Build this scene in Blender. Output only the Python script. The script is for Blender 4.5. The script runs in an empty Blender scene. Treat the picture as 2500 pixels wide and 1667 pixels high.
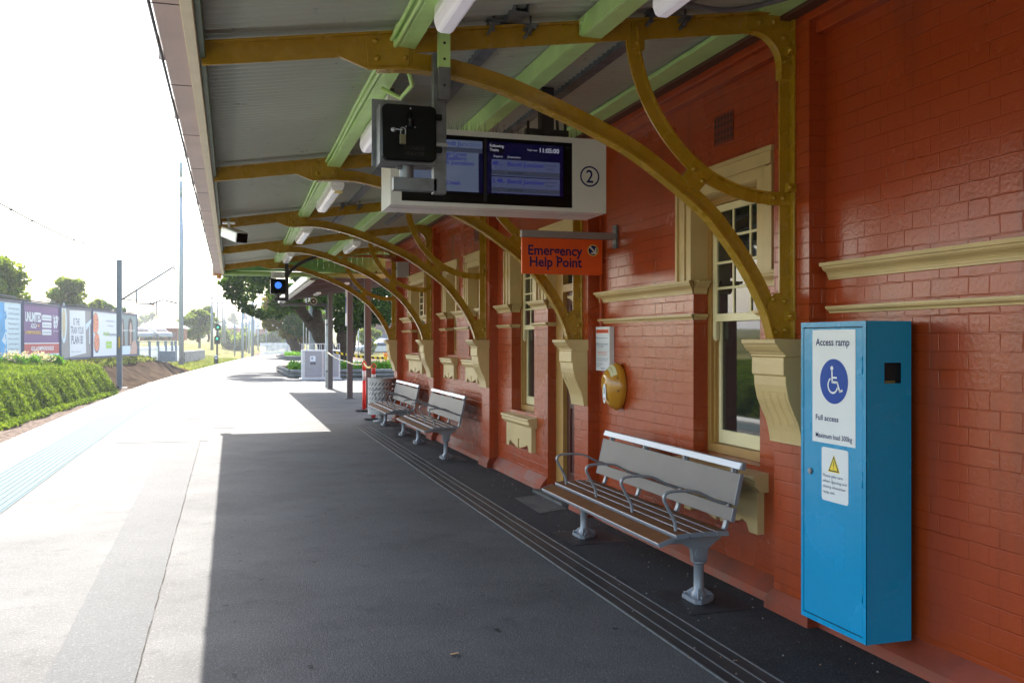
import bpy, math, random
import numpy as np
from mathutils import Vector, Matrix
R = math.radians
PI = math.pi
rnd = random.Random(7)
sc = bpy.context.scene
COL = sc.collection

# ------------------------------------------------------------------ camera, world, sun, exposure
FPX, VX, HZ, EYE = 2250.0, 565.0, 831.0, 1.60
YAW = math.atan((1250 - VX) / FPX)
SN, CS = math.sin(YAW), math.cos(YAW)
cam_d = bpy.data.cameras.new('camera')
cam_d.sensor_width = 36.0
cam_d.lens = 36.0 * FPX / 2500.0
cam_d.shift_y = -(833.5 - HZ) / 2500.0
cam_d.clip_start = 0.05
cam_d.clip_end = 6000
cam = bpy.data.objects.new('camera', cam_d)
cam.location = (0, 0, EYE)
cam.rotation_euler = (R(90), 0, -YAW)
COL.objects.link(cam)
sc.camera = cam

EV = 2.15
SUN_EL, SUN_AZ = R(45), R(-3.5)       # azimuth measured from +Y towards +X
world = bpy.data.worlds.new('World')
sc.world = world
world.use_nodes = True
wn = world.node_tree
sky = wn.nodes.new('ShaderNodeTexSky')
sky.sky_type = 'NISHITA'
sky.sun_disc = False
sky.sun_elevation = SUN_EL
sky.sun_rotation = SUN_AZ
sky.air_density = 1.3
sky.dust_density = 2.5
sky.ozone_density = 1.0
wn.links.new(sky.outputs[0], wn.nodes['Background'].inputs[0])
wn.nodes['Background'].inputs[1].default_value = 0.135
sun_d = bpy.data.lights.new('sun', 'SUN')
sun_d.energy = 4.6
sun_d.angle = R(0.5)
sun_d.color = (1.0, 0.95, 0.87)
sun = bpy.data.objects.new('sun', sun_d)
COL.objects.link(sun)
sd = Vector((math.cos(SUN_EL) * math.sin(SUN_AZ), math.cos(SUN_EL) * math.cos(SUN_AZ), math.sin(SUN_EL)))
sun.rotation_euler = sd.to_track_quat('Z', 'Y').to_euler()
sun.location = (0, 30, 40)
sc.view_settings.view_transform = 'Standard'
sc.view_settings.look = 'None'
sc.view_settings.gamma = 1
sc.view_settings.exposure = EV
sc.cycles.max_bounces = 10
sc.cycles.diffuse_bounces = 5
sc.cycles.glossy_bounces = 4
sc.cycles.sample_clamp_indirect = 6


def at(u, v, D):
    """world point seen at photo position u,v, at distance D ahead"""
    r = (u - 1250) / FPX * D
    return (D * SN + r * CS, D * CS - r * SN, EYE - (v - HZ) / FPX * D)


def lin(r, g, b):
    f = lambda c: (c / 255 / 12.92) if c / 255 <= 0.04045 else ((c / 255 + 0.055) / 1.055) ** 2.4
    return (f(r), f(g), f(b))


# ------------------------------------------------------------------ materials
MATS = {}


def nodes_of(name):
    m = bpy.data.materials.new(name)
    m.use_nodes = True
    nt = m.node_tree
    return m, nt, nt.nodes['Principled BSDF']


def N(nt, t, **kw):
    n = nt.nodes.new(t)
    for k, v in kw.items():
        if k.startswith('i_'):
            n.inputs[k[2:].replace('_', ' ')].default_value = v
        else:
            setattr(n, k, v)
    return n


def math_n(nt, op, a, b=None, c=None):
    n = nt.nodes.new('ShaderNodeMath')
    n.operation = op
    for i, x in enumerate((a, b, c)):
        if x is None:
            continue
        if isinstance(x, (int, float)):
            n.inputs[i].default_value = x
        else:
            nt.links.new(x, n.inputs[i])
    return n.outputs[0]


def mat(name, col, rough=0.5, metal=0.0, var=0.12, vscale=6.0, bump=0.0, bscale=60.0, spec=0.5, col2=None,
        emit=None, estr=1.0, coat=0.0, rvar=0.0, chips=0.0):
    if name in MATS:
        return MATS[name]
    m, nt, p = nodes_of(name)
    tc = N(nt, 'ShaderNodeTexCoord')
    nz = N(nt, 'ShaderNodeTexNoise')
    nz.inputs['Scale'].default_value = vscale
    nz.inputs['Detail'].default_value = 5
    nt.links.new(tc.outputs['Object'], nz.inputs['Vector'])
    mx = N(nt, 'ShaderNodeMix', data_type='RGBA')
    a = tuple(max(0, c * (1 - var)) for c in col) + (1,)
    b = tuple(c * (1 + var) for c in (col2 or col)) + (1,)
    mx.inputs['A'].default_value = a
    mx.inputs['B'].default_value = b
    ramp = N(nt, 'ShaderNodeMapRange')
    ramp.inputs['From Min'].default_value = 0.32
    ramp.inputs['From Max'].default_value = 0.68
    nt.links.new(nz.outputs['Fac'], ramp.inputs['Value'])
    nt.links.new(ramp.outputs[0], mx.inputs['Factor'])
    if chips:
        c1 = N(nt, 'ShaderNodeTexNoise'); c1.inputs['Scale'].default_value = chips; c1.inputs['Detail'].default_value = 7; c1.inputs['Roughness'].default_value = .62
        nt.links.new(tc.outputs['Object'], c1.inputs['Vector'])
        c2 = N(nt, 'ShaderNodeMapRange'); c2.inputs['From Min'].default_value = .63; c2.inputs['From Max'].default_value = .70; c2.inputs['To Max'].default_value = .07
        nt.links.new(c1.outputs['Fac'], c2.inputs['Value'])
        c3 = N(nt, 'ShaderNodeMix', data_type='RGBA'); nt.links.new(c2.outputs[0], c3.inputs['Factor'])
        nt.links.new(mx.outputs['Result'], c3.inputs['A']); c3.inputs['B'].default_value = tuple(c * .42 + .01 for c in col) + (1,)
        mx = c3
    nt.links.new(mx.outputs['Result'], p.inputs['Base Color'])
    p.inputs['Roughness'].default_value = rough
    if rvar:
        rr = N(nt, 'ShaderNodeMapRange')
        rr.inputs['To Min'].default_value = rough - rvar
        rr.inputs['To Max'].default_value = rough + rvar
        nt.links.new(ramp.outputs[0], rr.inputs['Value'])
        nt.links.new(rr.outputs[0], p.inputs['Roughness'])
    p.inputs['Metallic'].default_value = metal
    p.inputs['Specular IOR Level'].default_value = spec
    if coat:
        p.inputs['Coat Weight'].default_value = coat
        p.inputs['Coat Roughness'].default_value = 0.08
    if bump:
        n2 = N(nt, 'ShaderNodeTexNoise')
        n2.inputs['Scale'].default_value = bscale
        n2.inputs['Detail'].default_value = 4
        nt.links.new(tc.outputs['Object'], n2.inputs['Vector'])
        bp = N(nt, 'ShaderNodeBump')
        bp.inputs['Strength'].default_value = bump
        bp.inputs['Distance'].default_value = 0.01
        nt.links.new(n2.outputs['Fac'], bp.inputs['Height'])
        nt.links.new(bp.outputs[0], p.inputs['Normal'])
    if emit:
        p.inputs['Emission Color'].default_value = tuple(emit) + (1,)
        p.inputs['Emission Strength'].default_value = estr
    MATS[name] = m
    return m


def screen_mat(name, rgb, k=.5):
    """display colour as it reads on the photo (a screen gives off light)"""
    l = lin(*rgb)
    s = 2 ** -EV * k
    return mat(name, (0.004, 0.004, 0.006), rough=0.12, var=0, emit=tuple(c * s for c in l))


def brick_mat(name, col, dark):
    m, nt, p = nodes_of(name)
    L = nt.links.new
    tc = N(nt, 'ShaderNodeTexCoord')
    wob = N(nt, 'ShaderNodeTexNoise')
    wob.inputs['Scale'].default_value = 9
    wob.inputs['Detail'].default_value = 3
    L(tc.outputs['Object'], wob.inputs['Vector'])
    sp = N(nt, 'ShaderNodeSeparateXYZ')
    L(tc.outputs['Object'], sp.inputs[0])
    ws = N(nt, 'ShaderNodeSeparateColor')
    L(wob.outputs['Color'], ws.inputs[0])
    w1 = math_n(nt, 'MULTIPLY', math_n(nt, 'SUBTRACT', ws.outputs[0], 0.5), 0.012)
    w2 = math_n(nt, 'MULTIPLY', math_n(nt, 'SUBTRACT', ws.outputs[1], 0.5), 0.016)
    hz = math_n(nt, 'ADD', math_n(nt, 'SUBTRACT', sp.outputs[1], sp.outputs[0]), w2)
    zz = math_n(nt, 'ADD', sp.outputs[2], w1)
    rowf = math_n(nt, 'DIVIDE', zz, 0.086)
    row = math_n(nt, 'FLOOR', rowf)
    fz = math_n(nt, 'FRACT', rowf)
    dz = math_n(nt, 'MULTIPLY', math_n(nt, 'MINIMUM', fz, math_n(nt, 'SUBTRACT', 1.0, fz)), 0.086)
    uu = math_n(nt, 'DIVIDE', math_n(nt, 'ADD', hz, math_n(nt, 'MULTIPLY', row, 0.18)), 0.36)
    fu = math_n(nt, 'FRACT', math_n(nt, 'ADD', uu, 50.0))
    d1 = math_n(nt, 'MINIMUM', fu, math_n(nt, 'SUBTRACT', 1.0, fu))
    d2 = math_n(nt, 'ABSOLUTE', math_n(nt, 'SUBTRACT', fu, 0.66))
    du = math_n(nt, 'MULTIPLY', math_n(nt, 'MINIMUM', d1, d2), 0.36)
    # vertical joints are fine and well filled with paint, bed joints open
    hj = N(nt, 'ShaderNodeMapRange', interpolation_type='SMOOTHSTEP')
    hj.inputs['From Min'].default_value = 0.001
    hj.inputs['From Max'].default_value = 0.0045
    L(dz, hj.inputs['Value'])
    vj = N(nt, 'ShaderNodeMapRange', interpolation_type='SMOOTHSTEP')
    vj.inputs['From Min'].default_value = 0.0
    vj.inputs['From Max'].default_value = 0.005
    vj.inputs['To Min'].default_value = 0.35
    L(du, vj.inputs['Value'])
    # paint bridges part of the joints
    fill = N(nt, 'ShaderNodeTexNoise')
    fill.inputs['Scale'].default_value = 3.2
    fill.inputs['Detail'].default_value = 6
    L(tc.outputs['Object'], fill.inputs['Vector'])
    fr = N(nt, 'ShaderNodeMapRange')
    fr.inputs['From Min'].default_value = 0.4
    fr.inputs['From Max'].default_value = 0.62
    fr.inputs['To Max'].default_value = 0.75
    L(fill.outputs['Fac'], fr.inputs['Value'])
    h = math_n(nt, 'MINIMUM', hj.outputs[0], vj.outputs[0])
    h = math_n(nt, 'MAXIMUM', h, fr.outputs[0])
    # per-brick tilt
    wn1 = N(nt, 'ShaderNodeTexWhiteNoise', noise_dimensions='2D')
    cb = N(nt, 'ShaderNodeCombineXYZ')
    hdr = math_n(nt, 'GREATER_THAN', fu, 0.66)
    L(math_n(nt, 'ADD', math_n(nt, 'MULTIPLY', math_n(nt, 'FLOOR', uu), 2.0), hdr), cb.inputs[0])
    L(row, cb.inputs[1])
    L(cb.outputs[0], wn1.inputs['Vector'])
    ti = math_n(nt, 'MULTIPLY', math_n(nt, 'SUBTRACT', wn1.outputs['Value'], 0.5), 0.5)
    fine = N(nt, 'ShaderNodeTexNoise')
    fine.inputs['Scale'].default_value = 45
    fine.inputs['Detail'].default_value = 5
    L(tc.outputs['Object'], fine.inputs['Vector'])
    hh = math_n(nt, 'ADD', math_n(nt, 'MULTIPLY', h, 1.0), math_n(nt, 'MULTIPLY', fine.outputs['Fac'], 0.55))
    hh = math_n(nt, 'ADD', hh, math_n(nt, 'MULTIPLY', math_n(nt, 'MULTIPLY', ti, fz), 0.6))
    bp = N(nt, 'ShaderNodeBump')
    bp.inputs['Strength'].default_value = 0.8
    bp.inputs['Distance'].default_value = 0.0036
    L(hh, bp.inputs['Height'])
    L(bp.outputs[0], p.inputs['Normal'])
    big = N(nt, 'ShaderNodeTexNoise')
    big.inputs['Scale'].default_value = 1.3
    big.inputs['Detail'].default_value = 6
    L(tc.outputs['Object'], big.inputs['Vector'])
    mx = N(nt, 'ShaderNodeMix', data_type='RGBA')
    mx.inputs['A'].default_value = tuple(c * 0.86 for c in col) + (1,)
    mx.inputs['B'].default_value = tuple(c * 1.13 for c in col) + (1,)
    L(big.outputs['Fac'], mx.inputs['Factor'])
    mb_ = N(nt, 'ShaderNodeMix', data_type='RGBA')
    mb_.inputs['A'].default_value = tuple(dark) + (1,)
    L(mx.outputs['Result'], mb_.inputs['B'])
    L(math_n(nt, 'ADD', math_n(nt, 'MULTIPLY', h, 0.4), 0.6), mb_.inputs['Factor'])
    mp = N(nt, 'ShaderNodeMapping'); mp.inputs['Scale'].default_value = (5, 5, .55)
    L(tc.outputs['Object'], mp.inputs[0])
    st = N(nt, 'ShaderNodeTexNoise'); st.inputs['Scale'].default_value = 1.0; st.inputs['Detail'].default_value = 7; L(mp.outputs[0], st.inputs['Vector'])
    sr = N(nt, 'ShaderNodeMapRange'); sr.inputs['From Min'].default_value = .52; sr.inputs['From Max'].default_value = .72; sr.inputs['To Max'].default_value = .45
    L(st.outputs['Fac'], sr.inputs['Value'])
    ch = N(nt, 'ShaderNodeTexNoise'); ch.inputs['Scale'].default_value = 22; ch.inputs['Detail'].default_value = 6; L(tc.outputs['Object'], ch.inputs['Vector'])
    cr = N(nt, 'ShaderNodeMapRange'); cr.inputs['From Min'].default_value = .70; cr.inputs['From Max'].default_value = .73; cr.inputs['To Max'].default_value = .6
    L(ch.outputs['Fac'], cr.inputs['Value'])
    pb = math_n(nt, 'MULTIPLY', math_n(nt, 'SUBTRACT', wn1.outputs['Value'], .5), .10)
    gr = math_n(nt, 'MAXIMUM', math_n(nt, 'ADD', sr.outputs[0], pb), cr.outputs[0])
    gm = N(nt, 'ShaderNodeMix', data_type='RGBA'); L(math_n(nt, 'MAXIMUM', gr, 0.0), gm.inputs['Factor'])
    L(mb_.outputs['Result'], gm.inputs['A']); gm.inputs['B'].default_value = (0.15, 0.035, 0.016, 1)
    L(gm.outputs['Result'], p.inputs['Base Color'])
    rg = N(nt, 'ShaderNodeMapRange')
    rg.inputs['To Min'].default_value = 0.15
    rg.inputs['To Max'].default_value = 0.36
    L(big.outputs['Fac'], rg.inputs['Value'])
    L(rg.outputs[0], p.inputs['Roughness'])
    p.inputs['Specular IOR Level'].default_value = 0.55
    MATS[name] = m
    return m


def leaf_mat(name, c1, c2, trans=0.35, rough=0.45):
    m, nt, p = nodes_of(name)
    L = nt.links.new
    g = N(nt, 'ShaderNodeNewGeometry')
    mx = N(nt, 'ShaderNodeMix', data_type='RGBA')
    mx.inputs['A'].default_value = tuple(c1) + (1,)
    mx.inputs['B'].default_value = tuple(c2) + (1,)
    L(g.outputs['Random Per Island'], mx.inputs['Factor'])
    L(mx.outputs['Result'], p.inputs['Base Color'])
    p.inputs['Roughness'].default_value = max(rough, .75)
    p.inputs['Specular IOR Level'].default_value = 0.03
    tr = N(nt, 'ShaderNodeBsdfTranslucent')
    g2 = N(nt, 'ShaderNodeMix', data_type='RGBA', blend_type='MULTIPLY')
    g2.inputs['Factor'].default_value = 1
    g2.inputs['B'].default_value = (1.5, 1.6, 0.7, 1)
    L(mx.outputs['Result'], g2.inputs['A'])
    L(g2.outputs['Result'], tr.inputs[0])
    ms = N(nt, 'ShaderNodeMixShader')
    ms.inputs[0].default_value = trans
    L(p.outputs[0], ms.inputs[1])
    L(tr.outputs[0], ms.inputs[2])
    L(ms.outputs[0], nt.nodes['Material Output'].inputs[0])
    MATS[name] = m
    return m


def asphalt_mat(name, col, spk=0.35, stains=0.25, rough=0.85):
    m, nt, p = nodes_of(name)
    L = nt.links.new
    tc = N(nt, 'ShaderNodeTexCoord')
    a = N(nt, 'ShaderNodeTexNoise'); a.inputs['Scale'].default_value = 140; a.inputs['Detail'].default_value = 3
    b = N(nt, 'ShaderNodeTexNoise'); b.inputs['Scale'].default_value = 0.9; b.inputs['Detail'].default_value = 7
    b.inputs['Roughness'].default_value = 0.62
    vo = N(nt, 'ShaderNodeTexVoronoi'); vo.inputs['Scale'].default_value = 95
    for n in (a, b, vo):
        L(tc.outputs['Object'], n.inputs['Vector'])
    ra = N(nt, 'ShaderNodeMapRange'); ra.inputs['From Min'].default_value = 0.3; ra.inputs['From Max'].default_value = 0.7
    ra.inputs['To Min'].default_value = 1 - spk; ra.inputs['To Max'].default_value = 1 + spk
    L(a.outputs['Fac'], ra.inputs['Value'])
    rb = N(nt, 'ShaderNodeMapRange'); rb.inputs['From Min'].default_value = 0.3; rb.inputs['From Max'].default_value = 0.7
    rb.inputs['To Min'].default_value = 1 - stains; rb.inputs['To Max'].default_value = 1 + stains
    L(b.outputs['Fac'], rb.inputs['Value'])
    # sparse pale grit and gum spots
    v2 = N(nt, 'ShaderNodeTexVoronoi'); v2.inputs['Scale'].default_value = 5.5
    L(tc.outputs['Object'], v2.inputs['Vector'])
    sp_ = N(nt, 'ShaderNodeMapRange'); sp_.inputs['From Min'].default_value = 0.035; sp_.inputs['From Max'].default_value = 0.05
    sp_.inputs['To Min'].default_value = 1.0; sp_.inputs['To Max'].default_value = 0.0
    L(v2.outputs['Distance'], sp_.inputs['Value'])
    v3 = N(nt, 'ShaderNodeTexVoronoi'); v3.inputs['Scale'].default_value = 130
    L(tc.outputs['Object'], v3.inputs['Vector'])
    vs3 = N(nt, 'ShaderNodeSeparateColor'); L(v3.outputs['Color'], vs3.inputs[0])
    g3 = N(nt, 'ShaderNodeMapRange'); g3.inputs['From Min'].default_value = .82; g3.inputs['From Max'].default_value = 1.0; g3.inputs['To Max'].default_value = spk * 2.0
    L(vs3.outputs[0], g3.inputs['Value'])
    c4 = N(nt, 'ShaderNodeTexNoise'); c4.inputs['Scale'].default_value = 3.7; c4.inputs['Detail'].default_value = 8; c4.inputs['Roughness'].default_value = .7
    L(tc.outputs['Object'], c4.inputs['Vector'])
    r4 = N(nt, 'ShaderNodeMapRange'); r4.inputs['From Min'].default_value = .56; r4.inputs['From Max'].default_value = .72; r4.inputs['To Min'].default_value = 1; r4.inputs['To Max'].default_value = 1 - stains * 1.3
    L(c4.outputs['Fac'], r4.inputs['Value'])
    val = math_n(nt, 'MULTIPLY', math_n(nt, 'MULTIPLY', ra.outputs[0], rb.outputs[0]), r4.outputs[0])
    val = math_n(nt, 'ADD', val, g3.outputs[0])
    val = math_n(nt, 'ADD', val, math_n(nt, 'MULTIPLY', sp_.outputs[0], 0.35))
    vm = N(nt, 'ShaderNodeVectorMath', operation='SCALE')
    vm.inputs[0].default_value = col
    L(val, vm.inputs['Scale'])
    L(vm.outputs[0], p.inputs['Base Color'])
    p.inputs['Roughness'].default_value = rough
    p.inputs['Specular IOR Level'].default_value = 0.35
    bp = N(nt, 'ShaderNodeBump'); bp.inputs['Strength'].default_value = 0.7; bp.inputs['Distance'].default_value = 0.003
    L(vo.outputs['Distance'], bp.inputs['Height'])
    L(bp.outputs[0], p.inputs['Normal'])
    MATS[name] = m
    return m


BRICK = brick_mat('painted_brick', (0.365, 0.052, 0.0095), (0.26, 0.035, 0.006))
RED = mat('red_paint', (0.365, 0.052, 0.0095), rough=0.33, var=0.12, bump=0.12, bscale=30)
CREAM = mat('cream_paint', (0.58, 0.42, 0.19), rough=0.38, var=0.08, vscale=3, bump=0.15, bscale=40, chips=5)
SASH = mat('sash_paint', (0.78, 0.68, 0.40), rough=0.35, var=0.05, bump=0.08, bscale=40)
BOXF = mat('ochre_timber', (0.40, 0.215, 0.055), rough=0.4, var=0.08, bump=0.08)
OCHRE = mat('ochre_paint', (0.40, 0.228, 0.010), rough=0.27, var=0.07, vscale=8, bump=0.3, bscale=35, coat=0.3, chips=7, rvar=.08)
GREEN = mat('green_paint', (0.50, 0.74, 0.27), rough=0.38, var=0.08, bump=0.2, chips=6)
GALV = mat('galvanised_steel', (0.17, 0.18, 0.195), rough=0.45, metal=0.5, var=0.25, vscale=14)
WHITE = mat('white_enamel', (0.74, 0.74, 0.73), rough=0.25, var=0.03)
DOORM = mat('maroon_paint', (0.085, 0.022, 0.018), rough=0.3, var=0.1)
BLACK = mat('black_plastic', (0.003, 0.003, 0.0035), rough=0.25, var=0.1, spec=.22)
BLKM = mat('black_matt', (0.012, 0.012, 0.013), rough=0.6, var=0.1)
ALU = mat('brushed_aluminium', (0.40, 0.42, 0.47), rough=0.4, metal=0.6, var=0.04, vscale=3)
SLATB = mat('back_slat', (0.105, 0.090, 0.088), rough=0.5, metal=0.1, var=0.06, vscale=4)
SLATS = mat('seat_slat', (0.15, 0.062, 0.024), rough=0.55, metal=0.0, spec=.25, var=0.15, vscale=9)
CAST = mat('grey_casting', (0.235, 0.25, 0.28), rough=0.38, metal=0.2, var=0.06)
GLASS = mat('dark_glass', (0.012, 0.014, 0.016), rough=0.03, var=0.2, vscale=2, spec=0.9)
BLUEBOX = mat('blue_paint', (0.0, 0.27, 0.52), rough=0.27, var=0.05, vscale=2, bump=0.12, bscale=30, rvar=.06)
SIGNW = mat('sign_white', (0.72, 0.74, 0.76), rough=0.35, var=0.02)
NAVY = mat('navy_print', (0.010, 0.016, 0.11), rough=0.5, var=0, spec=.15)
BLUEP = mat('blue_print', (0.002, 0.055, 0.34), rough=0.5, var=0, spec=.25)
YEL = mat('yellow_print', (0.85, 0.62, 0.03), rough=0.4, var=0)
BLKP = mat('black_print', (0.015, 0.015, 0.015), rough=0.5, var=0)
ORANGE = mat('orange_sign', (0.78, 0.10, 0.012), rough=0.35, var=0.03)
ASPH = asphalt_mat('old_asphalt', (0.068, 0.067, 0.067), stains=.32)
ASPHS = asphalt_mat('patch_asphalt', (0.050, 0.052, 0.055), stains=0.12)
ASPHN = asphalt_mat('new_asphalt', (0.026, 0.027, 0.029), spk=0.5, stains=0.5)
CONC = asphalt_mat('concrete', (0.26, 0.25, 0.235), spk=0.12)
COPE = asphalt_mat('coping_paint', (0.50, 0.50, 0.48), spk=0.05, stains=0.1)
POSTG = mat('brown_grey_steel', (0.090, 0.086, 0.084), rough=0.45, var=0.06)
DARKST = mat('dark_steel', (0.06, 0.055, 0.06), rough=0.4, metal=0.4, var=0.1)
BARK = mat('bark', (0.065, 0.042, 0.028), rough=0.9, var=0.45, vscale=9, bump=0.9, bscale=14)
GRASS = mat('grass_blades', (0.085, 0.10, 0.028), spec=0, rough=1.0, var=0.5, vscale=0.6, col2=(0.15, 0.135, 0.06), bump=0.6, bscale=5)
EARTH = mat('cut_earth', (0.048, 0.034, 0.024), spec=0, rough=1.0, var=0.5, vscale=1.6, bump=1.0, bscale=6)
BALL = mat('ballast', (0.12, 0.095, 0.08), spec=0, rough=1.0, var=0.5, vscale=9, bump=1.0, bscale=14)
RUST = mat('rail_steel', (0.16, 0.10, 0.07), rough=0.5, metal=0.5, var=0.2)
POLE = mat('pole_paint', (0.32, 0.37, 0.40), rough=0.5, metal=0.2, var=0.1)
MAST = mat('mast_steel', (0.17, 0.20, 0.22), rough=0.55, metal=0.2, var=0.12)
LEAFD = leaf_mat('fig_leaf', (0.016, 0.045, 0.012), (0.075, 0.125, 0.022), 0.42)
LEAFY = leaf_mat('yellow_leaf', (0.10, 0.10, 0.02), (0.22, 0.17, 0.03), 0.4)
LEAFH = leaf_mat('hedge_leaf', (0.060, 0.105, 0.014), (0.165, 0.205, 0.030), 0.33)
LEAFM = leaf_mat('far_leaf', (0.06, 0.105, 0.022), (0.19, 0.21, 0.05), 0.5)
LEAFP = leaf_mat('plume', (0.36, 0.27, 0.24), (0.58, 0.50, 0.47), 0.3)
LEAFG = leaf_mat('strap_leaf', (0.06, 0.16, 0.02), (0.14, 0.27, 0.04), 0.3)


def roof_mat():
    m, nt, p = nodes_of('corrugated_sheet')
    L = nt.links.new
    tc = N(nt, 'ShaderNodeTexCoord')
    a = N(nt, 'ShaderNodeTexNoise'); a.inputs['Scale'].default_value = 1.1; a.inputs['Detail'].default_value = 6
    s = N(nt, 'ShaderNodeTexNoise'); s.inputs['Scale'].default_value = 13; s.inputs['Detail'].default_value = 3
    for n in (a, s):
        L(tc.outputs['Object'], n.inputs['Vector'])
    mx = N(nt, 'ShaderNodeMix', data_type='RGBA')
    mx.inputs['A'].default_value = (0.40, 0.42, 0.35, 1)
    mx.inputs['B'].default_value = (0.57, 0.59, 0.48, 1)
    L(a.outputs['Fac'], mx.inputs['Factor'])
    r = N(nt, 'ShaderNodeMapRange'); r.inputs['From Min'].default_value = 0.66; r.inputs['From Max'].default_value = 0.74
    r.inputs['To Max'].default_value = 0.45
    L(s.outputs['Fac'], r.inputs['Value'])
    m2 = N(nt, 'ShaderNodeMix', data_type='RGBA')
    L(r.outputs[0], m2.inputs['Factor'])
    L(mx.outputs['Result'], m2.inputs['A'])
    m2.inputs['B'].default_value = (0.09, 0.09, 0.08, 1)
    L(m2.outputs['Result'], p.inputs['Base Color'])
    p.inputs['Roughness'].default_value = 0.42
    p.inputs['Metallic'].default_value = 0.1
    MATS['corrugated_sheet'] = m
    return m


ROOF = roof_mat()


# ------------------------------------------------------------------ mesh building
class MB:
    def __init__(self, default=None):
        self.V = []; self.F = []; self.M = []; self.S = []
        self.mats = []; self.cur = 0; self.sm = False
        if default:
            self.use(default)

    def use(self, m):
        if m not in self.mats:
            self.mats.append(m)
        self.cur = self.mats.index(m)
        return self

    def add(self, vs, fs, smooth=False):
        o = len(self.V)
        self.V.extend(tuple(v) for v in vs)
        for f in fs:
            self.F.append(tuple(i + o for i in f)); self.M.append(self.cur); self.S.append(smooth)
        return self

    def box(self, x0, x1, y0, y1, z0, z1):
        if x0 > x1: x0, x1 = x1, x0
        if y0 > y1: y0, y1 = y1, y0
        if z0 > z1: z0, z1 = z1, z0
        vs = [(x, y, z) for z in (z0, z1) for y in (y0, y1) for x in (x0, x1)]
        return self.add(vs, [(0, 2, 3, 1), (4, 5, 7, 6), (0, 1, 5, 4), (2, 6, 7, 3), (0, 4, 6, 2), (1, 3, 7, 5)])

    def hexa(self, b, t):
        """bottom 4 pts ccw, top 4 pts ccw"""
        return self.add(list(b) + list(t), [(3, 2, 1, 0), (4, 5, 6, 7), (0, 1, 5, 4), (1, 2, 6, 5), (2, 3, 7, 6), (3, 0, 4, 7)])

    def obox(self, c, ax, ay, az, sx, sy, sz):
        c = Vector(c); ax = Vector(ax).normalized() * sx / 2; ay = Vector(ay).normalized() * sy / 2; az = Vector(az).normalized() * sz / 2
        b = [c - ax - ay - az, c + ax - ay - az, c + ax + ay - az, c - ax + ay - az]
        t = [c - ax - ay + az, c + ax - ay + az, c + ax + ay + az, c - ax + ay + az]
        return self.hexa(b, t)

    def bar(self, p0, p1, w, h, up=(0, 0, 1)):
        p0 = Vector(p0); p1 = Vector(p1); d = p1 - p0
        n = d.normalized(); s = n.cross(Vector(up))
        if s.length < 1e-4: s = Vector((1, 0, 0))
        s.normalize(); u = s.cross(n)
        return self.obox((p0 + p1) / 2, n, s, u, d.length, w, h)

    def tube(self, pts, r, n=8, cap=True):
        pts = [Vector(p) for p in pts]
        rs = r if isinstance(r, (list, tuple)) else [r] * len(pts)
        vs = []; fs = []
        prev = None
        for i, p in enumerate(pts):
            if i == 0: d = pts[1] - p
            elif i == len(pts) - 1: d = p - pts[i - 1]
            else: d = (pts[i + 1] - p).normalized() + (p - pts[i - 1]).normalized()
            d.normalize()
            if prev is None:
                s = d.cross(Vector((0, 0, 1)))
                if s.length < 0.1: s = d.cross(Vector((1, 0, 0)))
            else:
                s = prev - d * prev.dot(d)
            s.normalize(); prev = s
            u = s.cross(d)
            for k in range(n):
                a = 2 * PI * k / n
                vs.append(p + (s * math.cos(a) + u * math.sin(a)) * rs[i])
        for i in range(len(pts) - 1):
            for k in range(n):
                k2 = (k + 1) % n
                fs.append((i * n + k, i * n + k2, (i + 1) * n + k2, (i + 1) * n + k))
        self.add(vs, fs, True)
        if cap:
            b = len(self.V) - len(vs)
            self.F.append(tuple(b + k for k in reversed(range(n)))); self.M.append(self.cur); self.S.append(False)
            self.F.append(tuple(b + (len(pts) - 1) * n + k for k in range(n))); self.M.append(self.cur); self.S.append(False)
        return self

    def prism(self, prof, fn, a, b):
        """extrude polygon prof (2D, any simple shape) : fn(p,q,t)->xyz for t in a,b"""
        n = len(prof)
        vs = [fn(p, q, a) for p, q in prof] + [fn(p, q, b) for p, q in prof]
        fs = [tuple(range(n)), tuple(reversed(range(n, 2 * n)))]
        for i in range(n):
            j = (i + 1) % n
            fs.append((j, i, n + i, n + j))
        return self.add(vs, fs)

    def dome(self, c, r, axis, n=8, flat=0.6):
        c = Vector(c); ax = Vector(axis).normalized()
        s = ax.cross(Vector((0, 0, 1)))
        if s.length < 0.1: s = Vector((1, 0, 0))
        s.normalize(); u = s.cross(ax)
        vs = []; fs = []
        for j, (rr, hh) in enumerate(((1, 0), (0.85, 0.5), (0.5, 0.87))):
            for k in range(n):
                a = 2 * PI * k / n
                vs.append(c + (s * math.cos(a) + u * math.sin(a)) * r * rr + ax * r * flat * hh)
        vs.append(c + ax * r * flat)
        for j in range(2):
            for k in range(n):
                k2 = (k + 1) % n
                fs.append((j * n + k, j * n + k2, (j + 1) * n + k2, (j + 1) * n + k))
        for k in range(n):
            fs.append((2 * n + k, 2 * n + (k + 1) % n, 3 * n))
        return self.add(vs, fs, True)

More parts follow.
